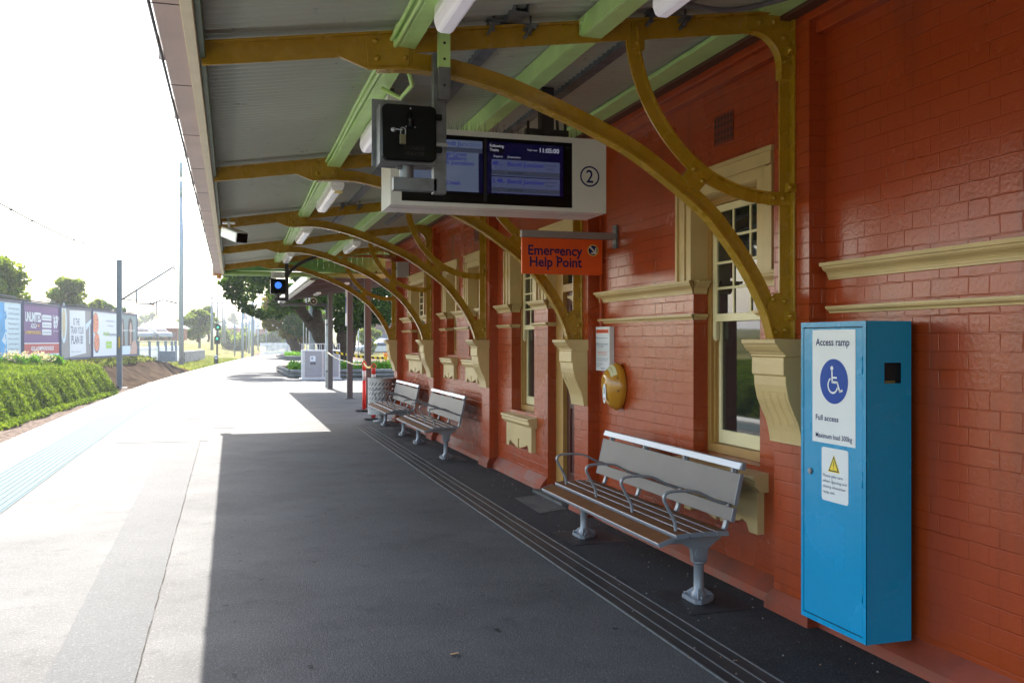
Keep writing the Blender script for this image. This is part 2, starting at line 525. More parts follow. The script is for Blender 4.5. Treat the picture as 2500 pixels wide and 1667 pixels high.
    def sphere(self, c, r, nu=12, nv=8):
        rx, ry, rz = r if isinstance(r, tuple) else (r, r, r)
        vs = [(c[0], c[1], c[2] - rz)]; fs = []
        for j in range(1, nv):
            t = PI * j / nv - PI / 2
            for k in range(nu):
                a = 2 * PI * k / nu
                vs.append((c[0] + rx * math.cos(t) * math.cos(a), c[1] + ry * math.cos(t) * math.sin(a), c[2] + rz * math.sin(t)))
        vs.append((c[0], c[1], c[2] + rz))
        for k in range(nu):
            k2 = (k + 1) % nu
            fs.append((0, 1 + k2, 1 + k))
            for j in range(nv - 2):
                fs.append((1 + j * nu + k, 1 + j * nu + k2, 1 + (j + 1) * nu + k2, 1 + (j + 1) * nu + k))
            fs.append((1 + (nv - 2) * nu + k, 1 + (nv - 2) * nu + k2, len(vs) - 1))
        return self.add(vs, fs, True)

    def mark(self):
        if not hasattr(self, 'cuts'): self.cuts = []
        self.cuts.append((len(self.V), len(self.F)))
        return self

    def split(self, name, root=None, **kw):
        """every marked piece becomes an object of its own"""
        c = [(0, 0)] + [q for q in self.cuts if q[0] > 0] + [(len(self.V), len(self.F))]
        out = []
        for (v0, f0), (v1, f1) in zip(c[:-1], c[1:]):
            if v1 == v0: continue
            p = MB(); p.mats = self.mats
            p.V = self.V[v0:v1]; p.F = [tuple(i - v0 for i in f) for f in self.F[f0:f1]]; p.M = self.M[f0:f1]; p.S = self.S[f0:f1]
            out.append(p.build(name, root, **kw))
        return out

    def build(self, name, root=None, bevel=0.0, bseg=2, recalc=True):
        me = bpy.data.meshes.new(name)
        off = Vector((0, 0, 0))
        if root is not None:
            r = root
            while r is not None:
                off += r.location; r = r.parent
        me.from_pydata([(v[0] - off.x, v[1] - off.y, v[2] - off.z) for v in self.V], [], self.F)
        for m in self.mats:
            me.materials.append(m)
        me.polygons.foreach_set('material_index', self.M)
        me.polygons.foreach_set('use_smooth', self.S)
        if recalc:
            import bmesh
            bm = bmesh.new(); bm.from_mesh(me)
            bmesh.ops.recalc_face_normals(bm, faces=bm.faces)
            bm.to_mesh(me); bm.free()
        me.update()
        o = bpy.data.objects.new(name, me)
        COL.objects.link(o)
        if root is not None:
            o.parent = root
        if bevel:
            b = o.modifiers.new('bevel', 'BEVEL'); b.width = bevel; b.segments = bseg; b.limit_method = 'ANGLE'; b.angle_limit = R(40)
            b.harden_normals = False
        return o


def thing(name, label, cat, loc=(0, 0, 0), group=None):
    o = bpy.data.objects.new(name, None)
    o.empty_display_size = 0.1
    o.location = loc
    COL.objects.link(o)
    return tag(o, label, cat, group)


def tag(o, label, cat, group=None, kind=None):
    if label: o['label'] = label
    if cat: o['category'] = cat
    if group: o['group'] = group
    if kind: o['kind'] = kind
    return o


def struct(o):
    o['kind'] = 'structure'
    return o


def copy_tree(o, loc, label=None, group=None):
    def rec(s, parent):
        c = s.copy(); COL.objects.link(c)
        if parent is not None:
            c.parent = parent
        for ch in s.children:
            rec(ch, c)
        return c
    r = rec(o, None)
    r.location = loc
    if label: r['label'] = label
    if group: r['group'] = group
    return r


_tc = {}


def text_geo(s, bold=0.0):
    k = (s, bold)
    if k not in _tc:
        cu = bpy.data.curves.new('t', 'FONT')
        cu.body = s; cu.resolution_u = 3; cu.offset = bold; cu.size = 1
        o = bpy.data.objects.new('t', cu)
        COL.objects.link(o)
        bpy.context.view_layer.update()
        me = bpy.data.meshes.new_from_object(o.evaluated_get(bpy.context.evaluated_depsgraph_get()))
        vs = [(v.co.x, v.co.y) for v in me.vertices]
        fs = [tuple(p.vertices) for p in me.polygons]
        bpy.data.objects.remove(o); bpy.data.curves.remove(cu); bpy.data.meshes.remove(me)
        _tc[k] = (vs, fs)
    return _tc[k]


def spl(pts, n=8):
    out = []
    P = [pts[0]] + list(pts) + [pts[-1]]
    for i in range(1, len(P) - 2):
        p0, p1, p2, p3 = [np.array(P[k], float) for k in (i - 1, i, i + 1, i + 2)]
        for k in range(n):
            t = k / n
            out.append(tuple(0.5 * ((2 * p1) + (-p0 + p2) * t + (2 * p0 - 5 * p1 + 4 * p2 - p3) * t * t + (-p0 + 3 * p1 - 3 * p2 + p3) * t ** 3)))
    out.append(tuple(pts[-1]))
    return out


class Pl:
    """flat drawing surface: origin, right, up, normal"""
    def __init__(self, mb, o, ux, uy, n):
        self.mb = mb; self.o = Vector(o); self.x = Vector(ux).normalized(); self.y = Vector(uy).normalized(); self.n = Vector(n).normalized()

    def p(self, x, y, d=0.0):
        return self.o + self.x * x + self.y * y + self.n * d

    def rect(self, x0, y0, x1, y1, m, d=0.001):
        self.mb.use(m).add([self.p(x0, y0, d), self.p(x1, y0, d), self.p(x1, y1, d), self.p(x0, y1, d)], [(0, 1, 2, 3)])

    def poly(self, pts, m, d=0.001):
        self.mb.use(m).add([self.p(x, y, d) for x, y in pts], [tuple(range(len(pts)))])

    def disc(self, cx, cy, r, m, d=0.001, n=32, ry=None):
        ry = ry or r
        self.poly([(cx + r * math.cos(2 * PI * k / n), cy + ry * math.sin(2 * PI * k / n)) for k in range(n)], m, d)

    def ring(self, cx, cy, r0, r1, m, d=0.002, a0=0, a1=360, n=32):
        vs = []; fs = []
        for k in range(n + 1):
            a = R(a0 + (a1 - a0) * k / n)
            vs.append(self.p(cx + r0 * math.cos(a), cy + r0 * math.sin(a), d)); vs.append(self.p(cx + r1 * math.cos(a), cy + r1 * math.sin(a), d))
        for k in range(n):
            fs.append((2 * k, 2 * k + 1, 2 * k + 3, 2 * k + 2))
        self.mb.use(m).add(vs, fs)

    def line(self, pts, w, m, d=0.002):
        for (a, b) in zip(pts[:-1], pts[1:]):
            dx, dy = b[0] - a[0], b[1] - a[1]; l = math.hypot(dx, dy)
            ex, ey = dx / l * w / 2, dy / l * w / 2; nx, ny = -ey, ex
            self.poly([(a[0] - ex * .6 + nx, a[1] - ey * .6 + ny), (a[0] - ex * .6 - nx, a[1] - ey * .6 - ny), (b[0] + ex * .6 - nx, b[1] + ey * .6 - ny), (b[0] + ex * .6 + nx, b[1] + ey * .6 + ny)], m, d)

    def rrect(self, x0, y0, x1, y1, r, m, d=0.001):
        pts = []
        for cx, cy, a0 in ((x1 - r, y1 - r, 0), (x0 + r, y1 - r, 90), (x0 + r, y0 + r, 180), (x1 - r, y0 + r, 270)):
            for k in range(5):
                a = R(a0 + 90 * k / 4); pts.append((cx + r * math.cos(a), cy + r * math.sin(a)))
        self.poly(pts, m, d)

    def text(self, s, x, y, h, m, w=None, d=0.002, bold=0.0, align='l'):
        """h = cap height, (x,y) baseline start; w = total width to fit"""
        vs, fs = text_geo(s, bold)
        if not vs: return
        xs = [v[0] for v in vs]; x0, x1 = min(xs), max(xs)
        hv = [v[1] for v in text_geo('H', 0.0)[0]]
        k = h / (max(hv) - min(hv))
        kx = (w / (x1 - x0)) if w else k
        off = x - x0 * kx
        if align == 'c': off -= (x1 - x0) * kx / 2
        if align == 'r': off -= (x1 - x0) * kx
        self.mb.use(m).add([self.p(off + a * kx, y + b * k, d) for a, b in vs], fs)


# ------------------------------------------------------------------ ground, platform
EDGE = [(-30, -3.4), (16, -3.4), (21, -3.36), (31, -3.2), (41, -2.72), (52, -1.9), (64, -0.9), (75, 0.05), (86, 1.05), (100, 2.75), (112, 4.6), (140, 9.0), (200, 22), (320, 60)]


def edge(y):
    for (a, xa), (b, xb) in zip(EDGE[:-1], EDGE[1:]):
        if y <= b:
            t = (y - a) / (b - a)
            return xa + (xb - xa) * t
    return EDGE[-1][1]


def sedge(y):
    return sum(edge(y + d) for d in (-6, -3, 0, 3, 6)) / 5 if y > 14 else edge(y)


def sst(a, b, x):
    t = max(0, min(1, (x - a) / (b - a)))
    return t * t * (3 - 2 * t)


def band(name, e0, e1, y0, y1, z, m, step=1.0, mb=None):
    """strip following the platform edge, offsets measured to the right of the edge"""
    own = mb is None
    mb = mb or MB(m)
    mb.use(m)
    n = max(2, int((y1 - y0) / step))
    vs = []; fs = []
    for i in range(n + 1):
        y = y0 + (y1 - y0) * i / n
        x = sedge(y)
        vs.append((x + e0, y, z)); vs.append((x + e1, y, z))
    for i in range(n):
        fs.append((2 * i, 2 * i + 1, 2 * i + 3, 2 * i + 2))
    mb.add(vs, fs)
    return struct(mb.build(name)) if own else mb


def height(x, y):
    e = sedge(y) - x           # distance left of the platform edge
    z = -1.12
    if e > 0:
        ridge = 1.35 * sst(4.2, 6.6, e) * (1 - sst(80, 90, y))
        hill = 1.5 * sst(14, 34, e) + 4 * sst(60, 220, e)
        low = 0.25 * sst(4, 10, e) * sst(80, 90, y)
        z += ridge + hill + low
        z += 0.12 * math.sin(x * 1.3 + y * 0.5) * sst(6, 9, e) + 0.05 * math.sin(y * 1.7)
    z += 14 * sst(250, 900, math.hypot(x, y)) * (0.7 + 0.3 * math.sin(x * 0.006 + 1) + 0.15 * math.sin(x * 0.021))
    if e < -8 and y < 200:
        z = -1.12 + 1.0 * sst(9.5, 12, x) * (1 - sst(120, 180, y))
    return z


def build_ground():
    def axis(a, b, near0, near1, fine, coarse_n):
        l = list(np.arange(near0, near1, fine))
        lo = [near0 - (near0 - a) * (k / coarse_n) ** 2.2 for k in range(coarse_n, 0, -1)]
        hi = [near1 + (b - near1) * (k / coarse_n) ** 2.2 for k in range(0, coarse_n + 1)]
        return lo + l + hi
    xs = axis(-2500, 2500, -30, 20, 0.8, 22)
    ys = axis(-300, 3500, -20, 130, 1.2, 26)
    V = [(x, y, height(x, y)) for y in ys for x in xs]
    nx = len(xs)
    F = []; Mi = []
    for j in range(len(ys) - 1):
        for i in range(nx - 1):
            F.append((j * nx + i, j * nx + i + 1, (j + 1) * nx + i + 1, (j + 1) * nx + i))
            x = (xs[i] + xs[i + 1]) / 2; y = (ys[j] + ys[j + 1]) / 2
            e = sedge(y) - x
            k = 0
            if 4.0 < e < 6.7 and 46 < y < 88: k = 1
            if e <= 4.0 and e > -12 and y < 230: k = 2
            if e > 4.0 and e < 5.0 and y < 46: k = 2
            Mi.append(k)
    me = bpy.data.meshes.new('ground')
    me.from_pydata(V, [], F)
    for m in (GRASS, EARTH, BALL): me.materials.append(m)
    me.polygons.foreach_set('material_index', Mi)
    me.polygons.foreach_set('use_smooth', [True] * len(F))
    o = bpy.data.objects.new('ground', me); COL.objects.link(o)
    struct(o)


build_ground()
# platform body
mb = MB(ASPH)
ys = [-30, 0, 14] + [16 + 2 * i for i in range(46)]
vs = []; fs = []
for y in ys:
    x = sedge(y)
    vs += [(x, y, 0), (9.8, y, 0), (x, y, -1.3), (9.8, y, -1.3)]
for i in range(len(ys) - 1):
    a, b = 4 * i, 4 * (i + 1)
    fs += [(a, a + 1, b + 1, b), (a, b, b + 2, a + 2), (a + 1, a + 3, b + 3, b + 1)]
l = 4 * (len(ys) - 1)
fs += [(l, l + 1, l + 3, l + 2), (0, 2, 3, 1)]
mb.add(vs, fs)
struct(mb.build('platform', recalc=False))
band('platform_coping', -0.04, 0.46, -30, 106, 0.004, COPE)
band('asphalt_repair_strip', 0, 0, 0, 1, 0.0, ASPHS) if False else None
# old trench repair with wavy edges
mb = MB(ASPHS)
vs = []; fs = []
n = 60
for i in range(n + 1):
    y = 1.5 + (15.4 - 1.5) * i / n
    w = rnd.uniform(-.005, .005)
    x0 = -0.84 - 0.014 * (y - 4.5); x1 = -0.43 - 0.004 * (y - 4.5)
    vs += [(x0 + w, y, 0.004), (x1 + w * 0.7, y, 0.004)]
for i in range(n):
    fs.append((2 * i, 2 * i + 1, 2 * i + 3, 2 * i + 2))
mb.add(vs, fs)
mb.add([(-1.75, 15.5, .004), (-0.35, 15.4, .004), (-0.35, 19.4, .004), (-1.75, 19.6, .004)], [(0, 1, 2, 3)])
mb.add([(-0.34, 17.6, .005), (0.08, 17.6, .005), (0.08, 21.2, .005), (-0.34, 21.2, .005)], [(0, 1, 2, 3)])
mb.add([(-1.2, 19.8, .004), (-0.6, 19.8, .004), (-0.5, 30, .004), (-1.1, 30, .004)], [(0, 1, 2, 3)])
struct(mb.build('asphalt_patches', recalc=False))
# crack beside the repair
mb = MB(mat('crack_grit', (.062, .058, .053), rough=1, spec=0))
pts = [(-0.43 - 0.004 * (y - 4.5) + 0.004 * rnd.uniform(-1, 1), y, 0.004) for y in np.arange(3, 16, 0.12)]
for a, b in zip(pts[:-1], pts[1:]):
    w = 0.0012 + 0.0018 * rnd.random()
    if rnd.random() < .25: continue
    mb.add([(a[0] - w, a[1], .0055), (a[0] + w, a[1], .0055), (b[0] + w, b[1], .0055), (b[0] - w, b[1], .0055)], [(0, 1, 2, 3)])
struct(mb.build('pavement_crack', recalc=False))
# new dark asphalt beside the wall
mb = MB(ASPHN)
mb.add([(2.47, -3, .004), (3.2, -3, .004), (3.2, 16.6, .004), (2.47, 16.6, .004)], [(0, 1, 2, 3)])
struct(mb.build('wall_side_asphalt', recalc=False))

# tactile strip: pale blue base with raised bars
TACT = mat('tactile_blue', (0.060, 0.096, 0.108), rough=0.9, var=0.1, vscale=20, spec=.3)
t = thing('tactile_strip', 'pale blue ribbed tactile paving strip along the sunlit platform edge', 'tactile paving', (-2.4, 10, 0))
mb = MB(TACT); band('', 0.72, 1.36, -4, 60, 0.006, TACT, mb=mb); mb.build('base_sheet', t, recalc=False)
mb = MB(TACT)
for k in range(9):
    e = 0.76 + k * 0.07
    n = 70
    vs = []; fs = []
    for i in range(n + 1):
        y = -4 + 64 * i / n; x = sedge(y)
        vs += [(x + e - .017, y, .0065), (x + e - .011, y, .012), (x + e + .011, y, .012), (x + e + .017, y, .0065)]
    for i in range(n):
        for q in range(3):
            fs.append((4 * i + q, 4 * i + q + 1, 4 * i + 5 + q, 4 * i + 4 + q))
    mb.add(vs, fs)
tag(mb.build('raised_bar', t, recalc=False), None, None, kind='stuff')

# drain channel
GRATE = bpy.data.materials.new('drain_grate'); GRATE.use_nodes = True
nt = GRATE.node_tree; p = nt.nodes['Principled BSDF']
tc = N(nt, 'ShaderNodeTexCoord'); sp = N(nt, 'ShaderNodeSeparateXYZ'); nt.links.new(tc.outputs['Object'], sp.inputs[0])
f1 = math_n(nt, 'FRACT', math_n(nt, 'DIVIDE', math_n(nt, 'ADD', sp.outputs[1], math_n(nt, 'MULTIPLY', sp.outputs[0], 0.25)), 0.014))
g1 = math_n(nt, 'GREATER_THAN', f1, 0.55)
mx = N(nt, 'ShaderNodeMix', data_type='RGBA'); mx.inputs['A'].default_value = (0.006, 0.006, 0.007, 1); mx.inputs['B'].default_value = (0.055, 0.058, 0.066, 1)
nt.links.new(g1, mx.inputs['Factor']); nt.links.new(mx.outputs['Result'], p.inputs['Base Color'])
p.inputs['Roughness'].default_value = 0.5; p.inputs['Metallic'].default_value = 0.3
bp = N(nt, 'ShaderNodeBump'); bp.inputs['Distance'].default_value = 0.003; nt.links.new(g1, bp.inputs['Height']); nt.links.new(bp.outputs[0], p.inputs['Normal'])
t = thing('drain_channel', 'long black slotted drain with steel edge strips set in the platform beside the wall', 'drain', (2.34, 9, 0))
mb = MB(GRATE)
for a, b in ((2.215, 2.28), (2.295, 2.375), (2.39, 2.455)):
    mb.mark(); mb.box(a, b, -2, 17.2, -0.01, 0.006)
mb.split('grate', t)
mb = MB(GALV)
for a in (2.206, 2.2815, 2.3765, 2.4565):
    mb.mark(); mb.box(a, a + (0.0075 if a in (2.206, 2.4565) else 0.004), -2, 17.2, -0.01, 0.010)
mb.split('edge_strip', t)

# concrete pad at the door, cover plates under bench feet
mb = MB(asphalt_mat('worn_concrete', (0.105, 0.103, 0.098), spk=.3, stains=.4))
mb.add([(2.72, 8.06, .0075), (3.05, 8.22, .0075), (3.05, 9.05, .0075), (2.74, 8.92, .0075)], [(0, 1, 2, 3)])
mb.box(3.04, 3.45, 8.35, 9.24, -0.01, 0.035)
tag(mb.build('door_threshold', None), 'worn grey concrete threshold and patch in front of the recessed door', 'threshold')
mb = MB(mat('patch_dark', (0.018, 0.019, 0.022), rough=0.6, var=0.3, bump=0.5, bscale=30))
for (x, y) in ((2.76, 5.09), (2.76, 7.0), (2.78, 12.17), (2.78, 14.08), (2.78, 15.37), (2.78, 17.28)):
    mb.add([(x - .22, y - .27, .0075), (x + .24, y - .26, .0075), (x + .23, y + .25, .0075), (x - .21, y + .26, .0075)], [(0, 1, 2, 3)])
struct(mb.build('bench_foot_patches', recalc=False))

# ------------------------------------------------------------------ station building
XF, XR = 3.10, 3.21          # pilaster face, recessed wall face
PIL = [(1.11 + 0, 1.46), (4.46, 4.81), (7.81, 8.16), (11.16, 11.51), (14.52, 14.87), (17.90, 18.25)]
HEAD = 2.62
# openings: y0, y1, z sill, kind
OPEN = [(5.14, 6.02, 0.80, 'win'), (8.36, 9.24, 0.0, 'door'), (9.70, 10.56, 0.78, 'win'),
        (12.00, 12.62, 1.38, 'slim'), (13.38, 14.02, 1.38, 'slim'), (15.78, 16.96, 1.38, 'slim')]
bld = thing('station_building', 'long red painted brick station building with cream trim, pilasters and sash windows', 'building', (3.3, 8, 0))
mb = MB(BRICK)
mb.use(BRICK)
prev = -4.0
XB = 3.62
for (y0, y1, z0, k) in OPEN:
    mb.box(XR, XB, prev, y0, 0, 4.4)
    if z0 > 0: mb.box(XR, XB, y0, y1, 0, z0)
    mb.box(XR, XB, y0, y1, HEAD, 4.4)
    prev = y1
mb.box(XR, XB, prev, 18.25, 0, 4.4)
for a, b in PIL:
    mb.box(XF, XR, a, b, 0, 3.395)
mb.box(XB, 9.4, -4, -3.8, 0, 4.4)
mb.box(XB, 9.4, 18.0, 18.25, 0, 4.4)
mb.box(9.15, 9.4, -3.8, 18.0, 0, 4.4)
mb.build('wall', bld, recalc=False)
mb = MB(RED)
mb.box(XF, XR, -4, 18.25, 3.395, 4.42)
for (a, b), (c, d_) in zip([(-4, -4)] + PIL, PIL):
    mb.box(3.145, XR, b, c, 3.325, 3.395)
mb.build('cornice_band', bld, bevel=0.004)
# skirting
mb = MB(mat('red_plinth', (0.22, 0.030, 0.007), rough=0.6, var=0.3, vscale=5, bump=0.3, bscale=18, rvar=.12))
rng = [(-4, 1.07), (1.50, 4.42), (4.85, 7.77), (9.26, 11.12), (11.55, 14.48), (14.91, 17.86)]
for a, b in rng:
    mb.mark()
    mb.prism([(3.125, 0), (3.135, .055), (3.212, .15), (3.3, .15), (3.3, 0)], lambda p, q, t: (p, t, q), a, b)
for a, b in PIL:
    mb.mark()
    mb.hexa([(3.055, a - .045, 0), (3.24, a - .045, 0), (3.24, b + .045, 0), (3.055, b + .045, 0)],
            [(3.06, a - .04, .07), (3.24, a - .04, .07), (3.24, b + .04, .07), (3.06, b + .04, .07)])
    mb.hexa([(3.06, a - .04, .07), (3.24, a - .04, .07), (3.24, b + .04, .07), (3.06, b + .04, .07)],
            [(3.097, a - .002, .125), (3.24, a - .002, .125), (3.24, b + .002, .125), (3.097, b + .002, .125)])
mb.split('skirting', bld, bevel=0.004)
# string courses, cut by openings and pilasters, returned into the window reveals
UP = [(0.0, 1.938), (-.016, 1.938), (-.016, 1.949), (-.021, 1.950), (-.022, 1.960), (-.027, 1.972), (-.037, 1.982), (-.050, 1.990), (-.058, 1.999), (-.061, 2.010), (-.076, 2.011), (-.079, 2.030), (0.0, 2.037)]
LO = [(0.0, 1.752), (-.012, 1.752), (-.013, 1.760), (-.020, 1.766), (-.030, 1.771), (-.031, 1.777), (-.038, 1.778), (-.038, 1.790), (0.0, 1.793)]
cuts = sorted([(a, b) for a, b in PIL] + [(o[0], o[1]) for o in OPEN])
mb = MB(CREAM)
segs = []
prev = -4
for a, b in cuts:
    if a > prev + 0.02: segs.append((prev, a))
    prev = b


def course(prof, y0, y1, ret0, ret1):
    n = len(prof)
    a = y0; b = y1
    vs = [(XR + p, a + (p if ret0 == 2 else (-p * 0.3 if ret0 else 0)), q) for p, q in prof] + \
         [(XR + p, b - (p if ret1 == 2 else (-p * -0.3 if ret1 else 0)), q) for p, q in prof]
    fs = [tuple(range(n)), tuple(reversed(range(n, 2 * n)))]
    for i in range(n):
        j = (i + 1) % n
        fs.append((j, i, n + i, n + j))
    mb.add(vs, fs)


oy = {o[0] for o in OPEN} | {o[1] for o in OPEN}
for a, b in segs:
    for prof in (UP, LO):
        r0 = 2 if a in oy else 0
        r1 = 2 if b in oy else 0
        a2 = a if r0 else a + 0.045
        b2 = b if r1 else b - 0.045
        if a == 18.25: continue
        mb.mark()
        course(prof, a2, b2, r0, r1)
    # returns into reveals
    for yv, s in ((a, -1), (b, 1)):
        if yv in oy:
            for prof in (UP, LO):
                mb.prism([(p, q) for p, q in prof], lambda p, q, t, yv=yv, s=s: (t, yv - s * p, q), XR + 0.0005, XR + 0.10)
mb.split('string_course', bld, recalc=True)


def window(y0, y1, zs, kind):
    slim = kind == 'slim'
    yc = (y0 + y1) / 2
    # trim around the head, above the upper course
    w = 0.20 if not slim else 0.17
    mb = MB(CREAM)
    for yy0, yy1 in ((y0 - w, y0), (y1, y1 + w)):
        inner = y0 if yy1 == y0 else y1
        s = -1 if yy1 == y0 else 1
        for q0, q1, dx in ((0, .35, .022), (.35, .42, .012), (.42, .85, .03), (.85, 1.0, .045)):
            mb.box(XR - dx, XR + .01, inner + s * w * q0, inner + s * w * q1, 2.036, HEAD + 0.18 * 0.35)
    for q0, q1, dx in ((0, .35, .022), (.35, .42, .012), (.42, .85, .03), (.85, 1.0, .045)):
        mb.box(XR - dx - .001, XR + .01, y0 - w * max(q1, .0), y1 + w * q1, HEAD + .18 * q0 + .0, HEAD + .18 * q1)
    # painted reveal lining above the course
    xr = XR + 0.115
    mb.box(XR - .004, xr, y0 - .001, y0 + .004, 2.03, HEAD)
    mb.box(XR - .004, xr, y1 - .004, y1 + .001, 2.03, HEAD)
    mb.box(XR - .004, xr, y0 + .004, y1 - .004, HEAD - .004, HEAD + .001)
    mb.build('architrave', bld)
    wd = bpy.data.objects.new('window', None)
    wd.location = (3.3 - 3.3, yc - 8, zs); COL.objects.link(wd); wd.parent = bld
    # box frame
    fx0, fx1 = xr, xr + 0.09
    mb = MB(BOXF)
    mb.box(fx0, fx1, y0, y0 + .05, zs, HEAD)
    mb.box(fx0, fx1, y1 - .05, y1, zs, HEAD)
    mb.box(fx0, fx1, y0 + .05, y1 - .05, zs, zs + .06)
    mb.box(fx0, fx1, y0 + .05, y1 - .05, HEAD - .05, HEAD)
    mb.box(fx0 + .02, fx1 + .02, y0 + .05, y0 + .075, zs + .06, HEAD - .05)
    mb.box(fx0 + .02, fx1 + .02, y1 - .075, y1 - .05, zs + .06, HEAD - .05)
    mb.build('frame', wd, bevel=.003)
    a, b = y0 + .055, y1 - .055
    zb, zm, zt = zs + .065, zs + (HEAD - zs) * (0.525 if not slim else 0.5), HEAD - .055
    s = .055
    g = MB(SASH)
    # upper sash in front, twelve panes
    x0, x1 = fx0 + .012, fx0 + .045
    g.box(x0, x1, a, a + s, zm - .02, zt); g.box(x0, x1, b - s, b, zm - .02, zt)
    g.box(x0, x1, a + s, b - s, zm - .02, zm + .035); g.box(x0, x1, a + s, b - s, zt - .05, zt)
    nc = 3 if not slim else 2
    for k in range(1, nc):
        yy = a + s + (b - a - 2 * s) * k / nc
        g.box(x0 + .004, x1 - .004, yy - .009, yy + .009, zm + .035, zt - .05)
    for k in range(1, 4):
        zz = zm + .035 + (zt - .05 - zm - .035) * k / 4
        g.box(x0 + .005, x1 - .005, a + s, b - s, zz - .009, zz + .009)
    # horns
    for yy in (a, b - s * .8):
        g.prism([(0, 0), (.0, -.11), (.012, -.14), (.03, -.12), (.033, -.06), (.03, 0)], lambda p, q, t: (x0 + p * .9, t, zm - .02 + q), yy, yy + s * .8)
    # lower sash behind
    x2, x3 = x1 + .004, x1 + .037
    g.box(x2, x3, a, a + s, zb, zm + .03); g.box(x2, x3, b - s, b, zb, zm + .03)
    g.box(x2, x3, a + s, b - s, zb, zb + .095); g.box(x2, x3, a + s, b - s, zm - .01, zm + .03)
    g.build('sash', wd, bevel=.002, bseg=1)
    gl = MB(GLASS)
    gl.box(x0 + .014, x0 + .019, a + s - .005, b - s + .005, zm + .03, zt - .045)
    gl.box(x2 + .014, x2 + .019, a + s - .005, b - s + .005, zb + .09, zm - .005)
    gl.build('pane', wd)
    # sill with apron
    sl = MB(CREAM)
    e = .10 if not slim else .07
    sl.prism([(3.40, zs - .09), (3.40, zs + .001), (XR, zs - .03), (3.115, zs - .045), (3.10, zs - .05), (3.10, zs - .07), (3.115, zs - .075), (3.115, zs - .115), (3.135, zs - .125), (3.15, zs - .15), (3.22, zs - .15)],
             lambda p, q, t: (p, t, q), y0 - e, y1 + e)
    sl.build('sill', wd, bevel=.004)
    ap = MB(CREAM)
    L0, L1 = y0 - e + .05, y1 + e - .05
    hw = L1 - L0
    H = .27 if not slim else .21
    prof = [(0, 0), (0, -1), (.10, -1), (.13, -.80), (.19, -.74), (.21, -.80), (.47, -1.0), (.47, -.62), (.50, -.56), (.53, -.62), (.53, -1.0), (.79, -.80), (.81, -.74), (.87, -.80), (.90, -1), (1, -1), (1, 0)]
    ap.prism(prof, lambda p, q, t: (t, L0 + p * hw, zs - .151 + q * H), 3.16, 3.215)
    ap.build('sill_apron', wd, bevel=.003)
    # dark panel behind the pane, painted to stand in for the dim room
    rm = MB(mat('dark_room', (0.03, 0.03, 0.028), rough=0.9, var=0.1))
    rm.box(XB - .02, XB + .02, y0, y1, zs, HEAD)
    rm.build('dim_room_panel', wd)


for o in OPEN:
    if o[3] != 'door':
        window(*o)
    else:
        y0, y1, zs, k = o
        mb = MB(CREAM)
        w = .18
        for inner, s in ((y0, -1), (y1, 1)):
            for q0, q1, dx in ((0, .35, .022), (.35, .42, .012), (.42, .85, .03), (.85, 1.0, .045)):
                mb.box(XR - dx, XR + .01, inner + s * w * q0, inner + s * w * q1, 2.036, HEAD + .063)
        for q0, q1, dx in ((0, .35, .022), (.35, .42, .012), (.42, .85, .03), (.85, 1.0, .045)):
            mb.box(XR - dx - .001, XR + .01, y0 - w * q1, y1 + w * q1, HEAD + .18 * q0, HEAD + .18 * q1)
        mb.box(XR - .004, 3.30, y0 - .001, y0 + .004, 2.03, HEAD); mb.box(XR - .004, 3.30, y1 - .004, y1 + .001, 2.03, HEAD)
        mb.build('architrave', bld)
        dr = bpy.data.objects.new('door', None); dr.location = (0, (y0 + y1) / 2 - 8, 0); COL.objects.link(dr); dr.parent = bld
        mb = MB(BOXF)
        mb.box(3.30, 3.40, y0, y0 + .06, .036, HEAD); mb.box(3.30, 3.40, y1 - .22, y1, .036, HEAD)
        mb.box(3.30, 3.40, y0 + .06, y1 - .22, 2.10, 2.18); mb.box(3.30, 3.40, y0 + .06, y1 - .22, HEAD - .05, HEAD)
        mb.build('frame', dr, bevel=.004)
        mb = MB(DOORM)
        a, b = y0 + .062, y1 - .222
        mb.box(3.36, 3.385, a, b, .04, 2.10)
        for (p0, p1, z0, z1) in ((a, a + .09, .04, 2.10), (b - .09, b, .04, 2.10), (a + .09, b - .09, .04, .24), (a + .09, b - .09, .9, 1.03), (a + .09, b - .09, 1.97, 2.10), ((a + b) / 2 - .035, (a + b) / 2 + .035, .24, .9), ((a + b) / 2 - .035, (a + b) / 2 + .035, 1.03, 1.97)):
            mb.box(3.345, 3.36, p0, p1, z0, z1)
        mb.build('leaf', dr, bevel=.003)
        mb = MB(GLASS); mb.box(3.36, 3.365, a, b, 2.18, HEAD - .05); mb.build('pane', dr)

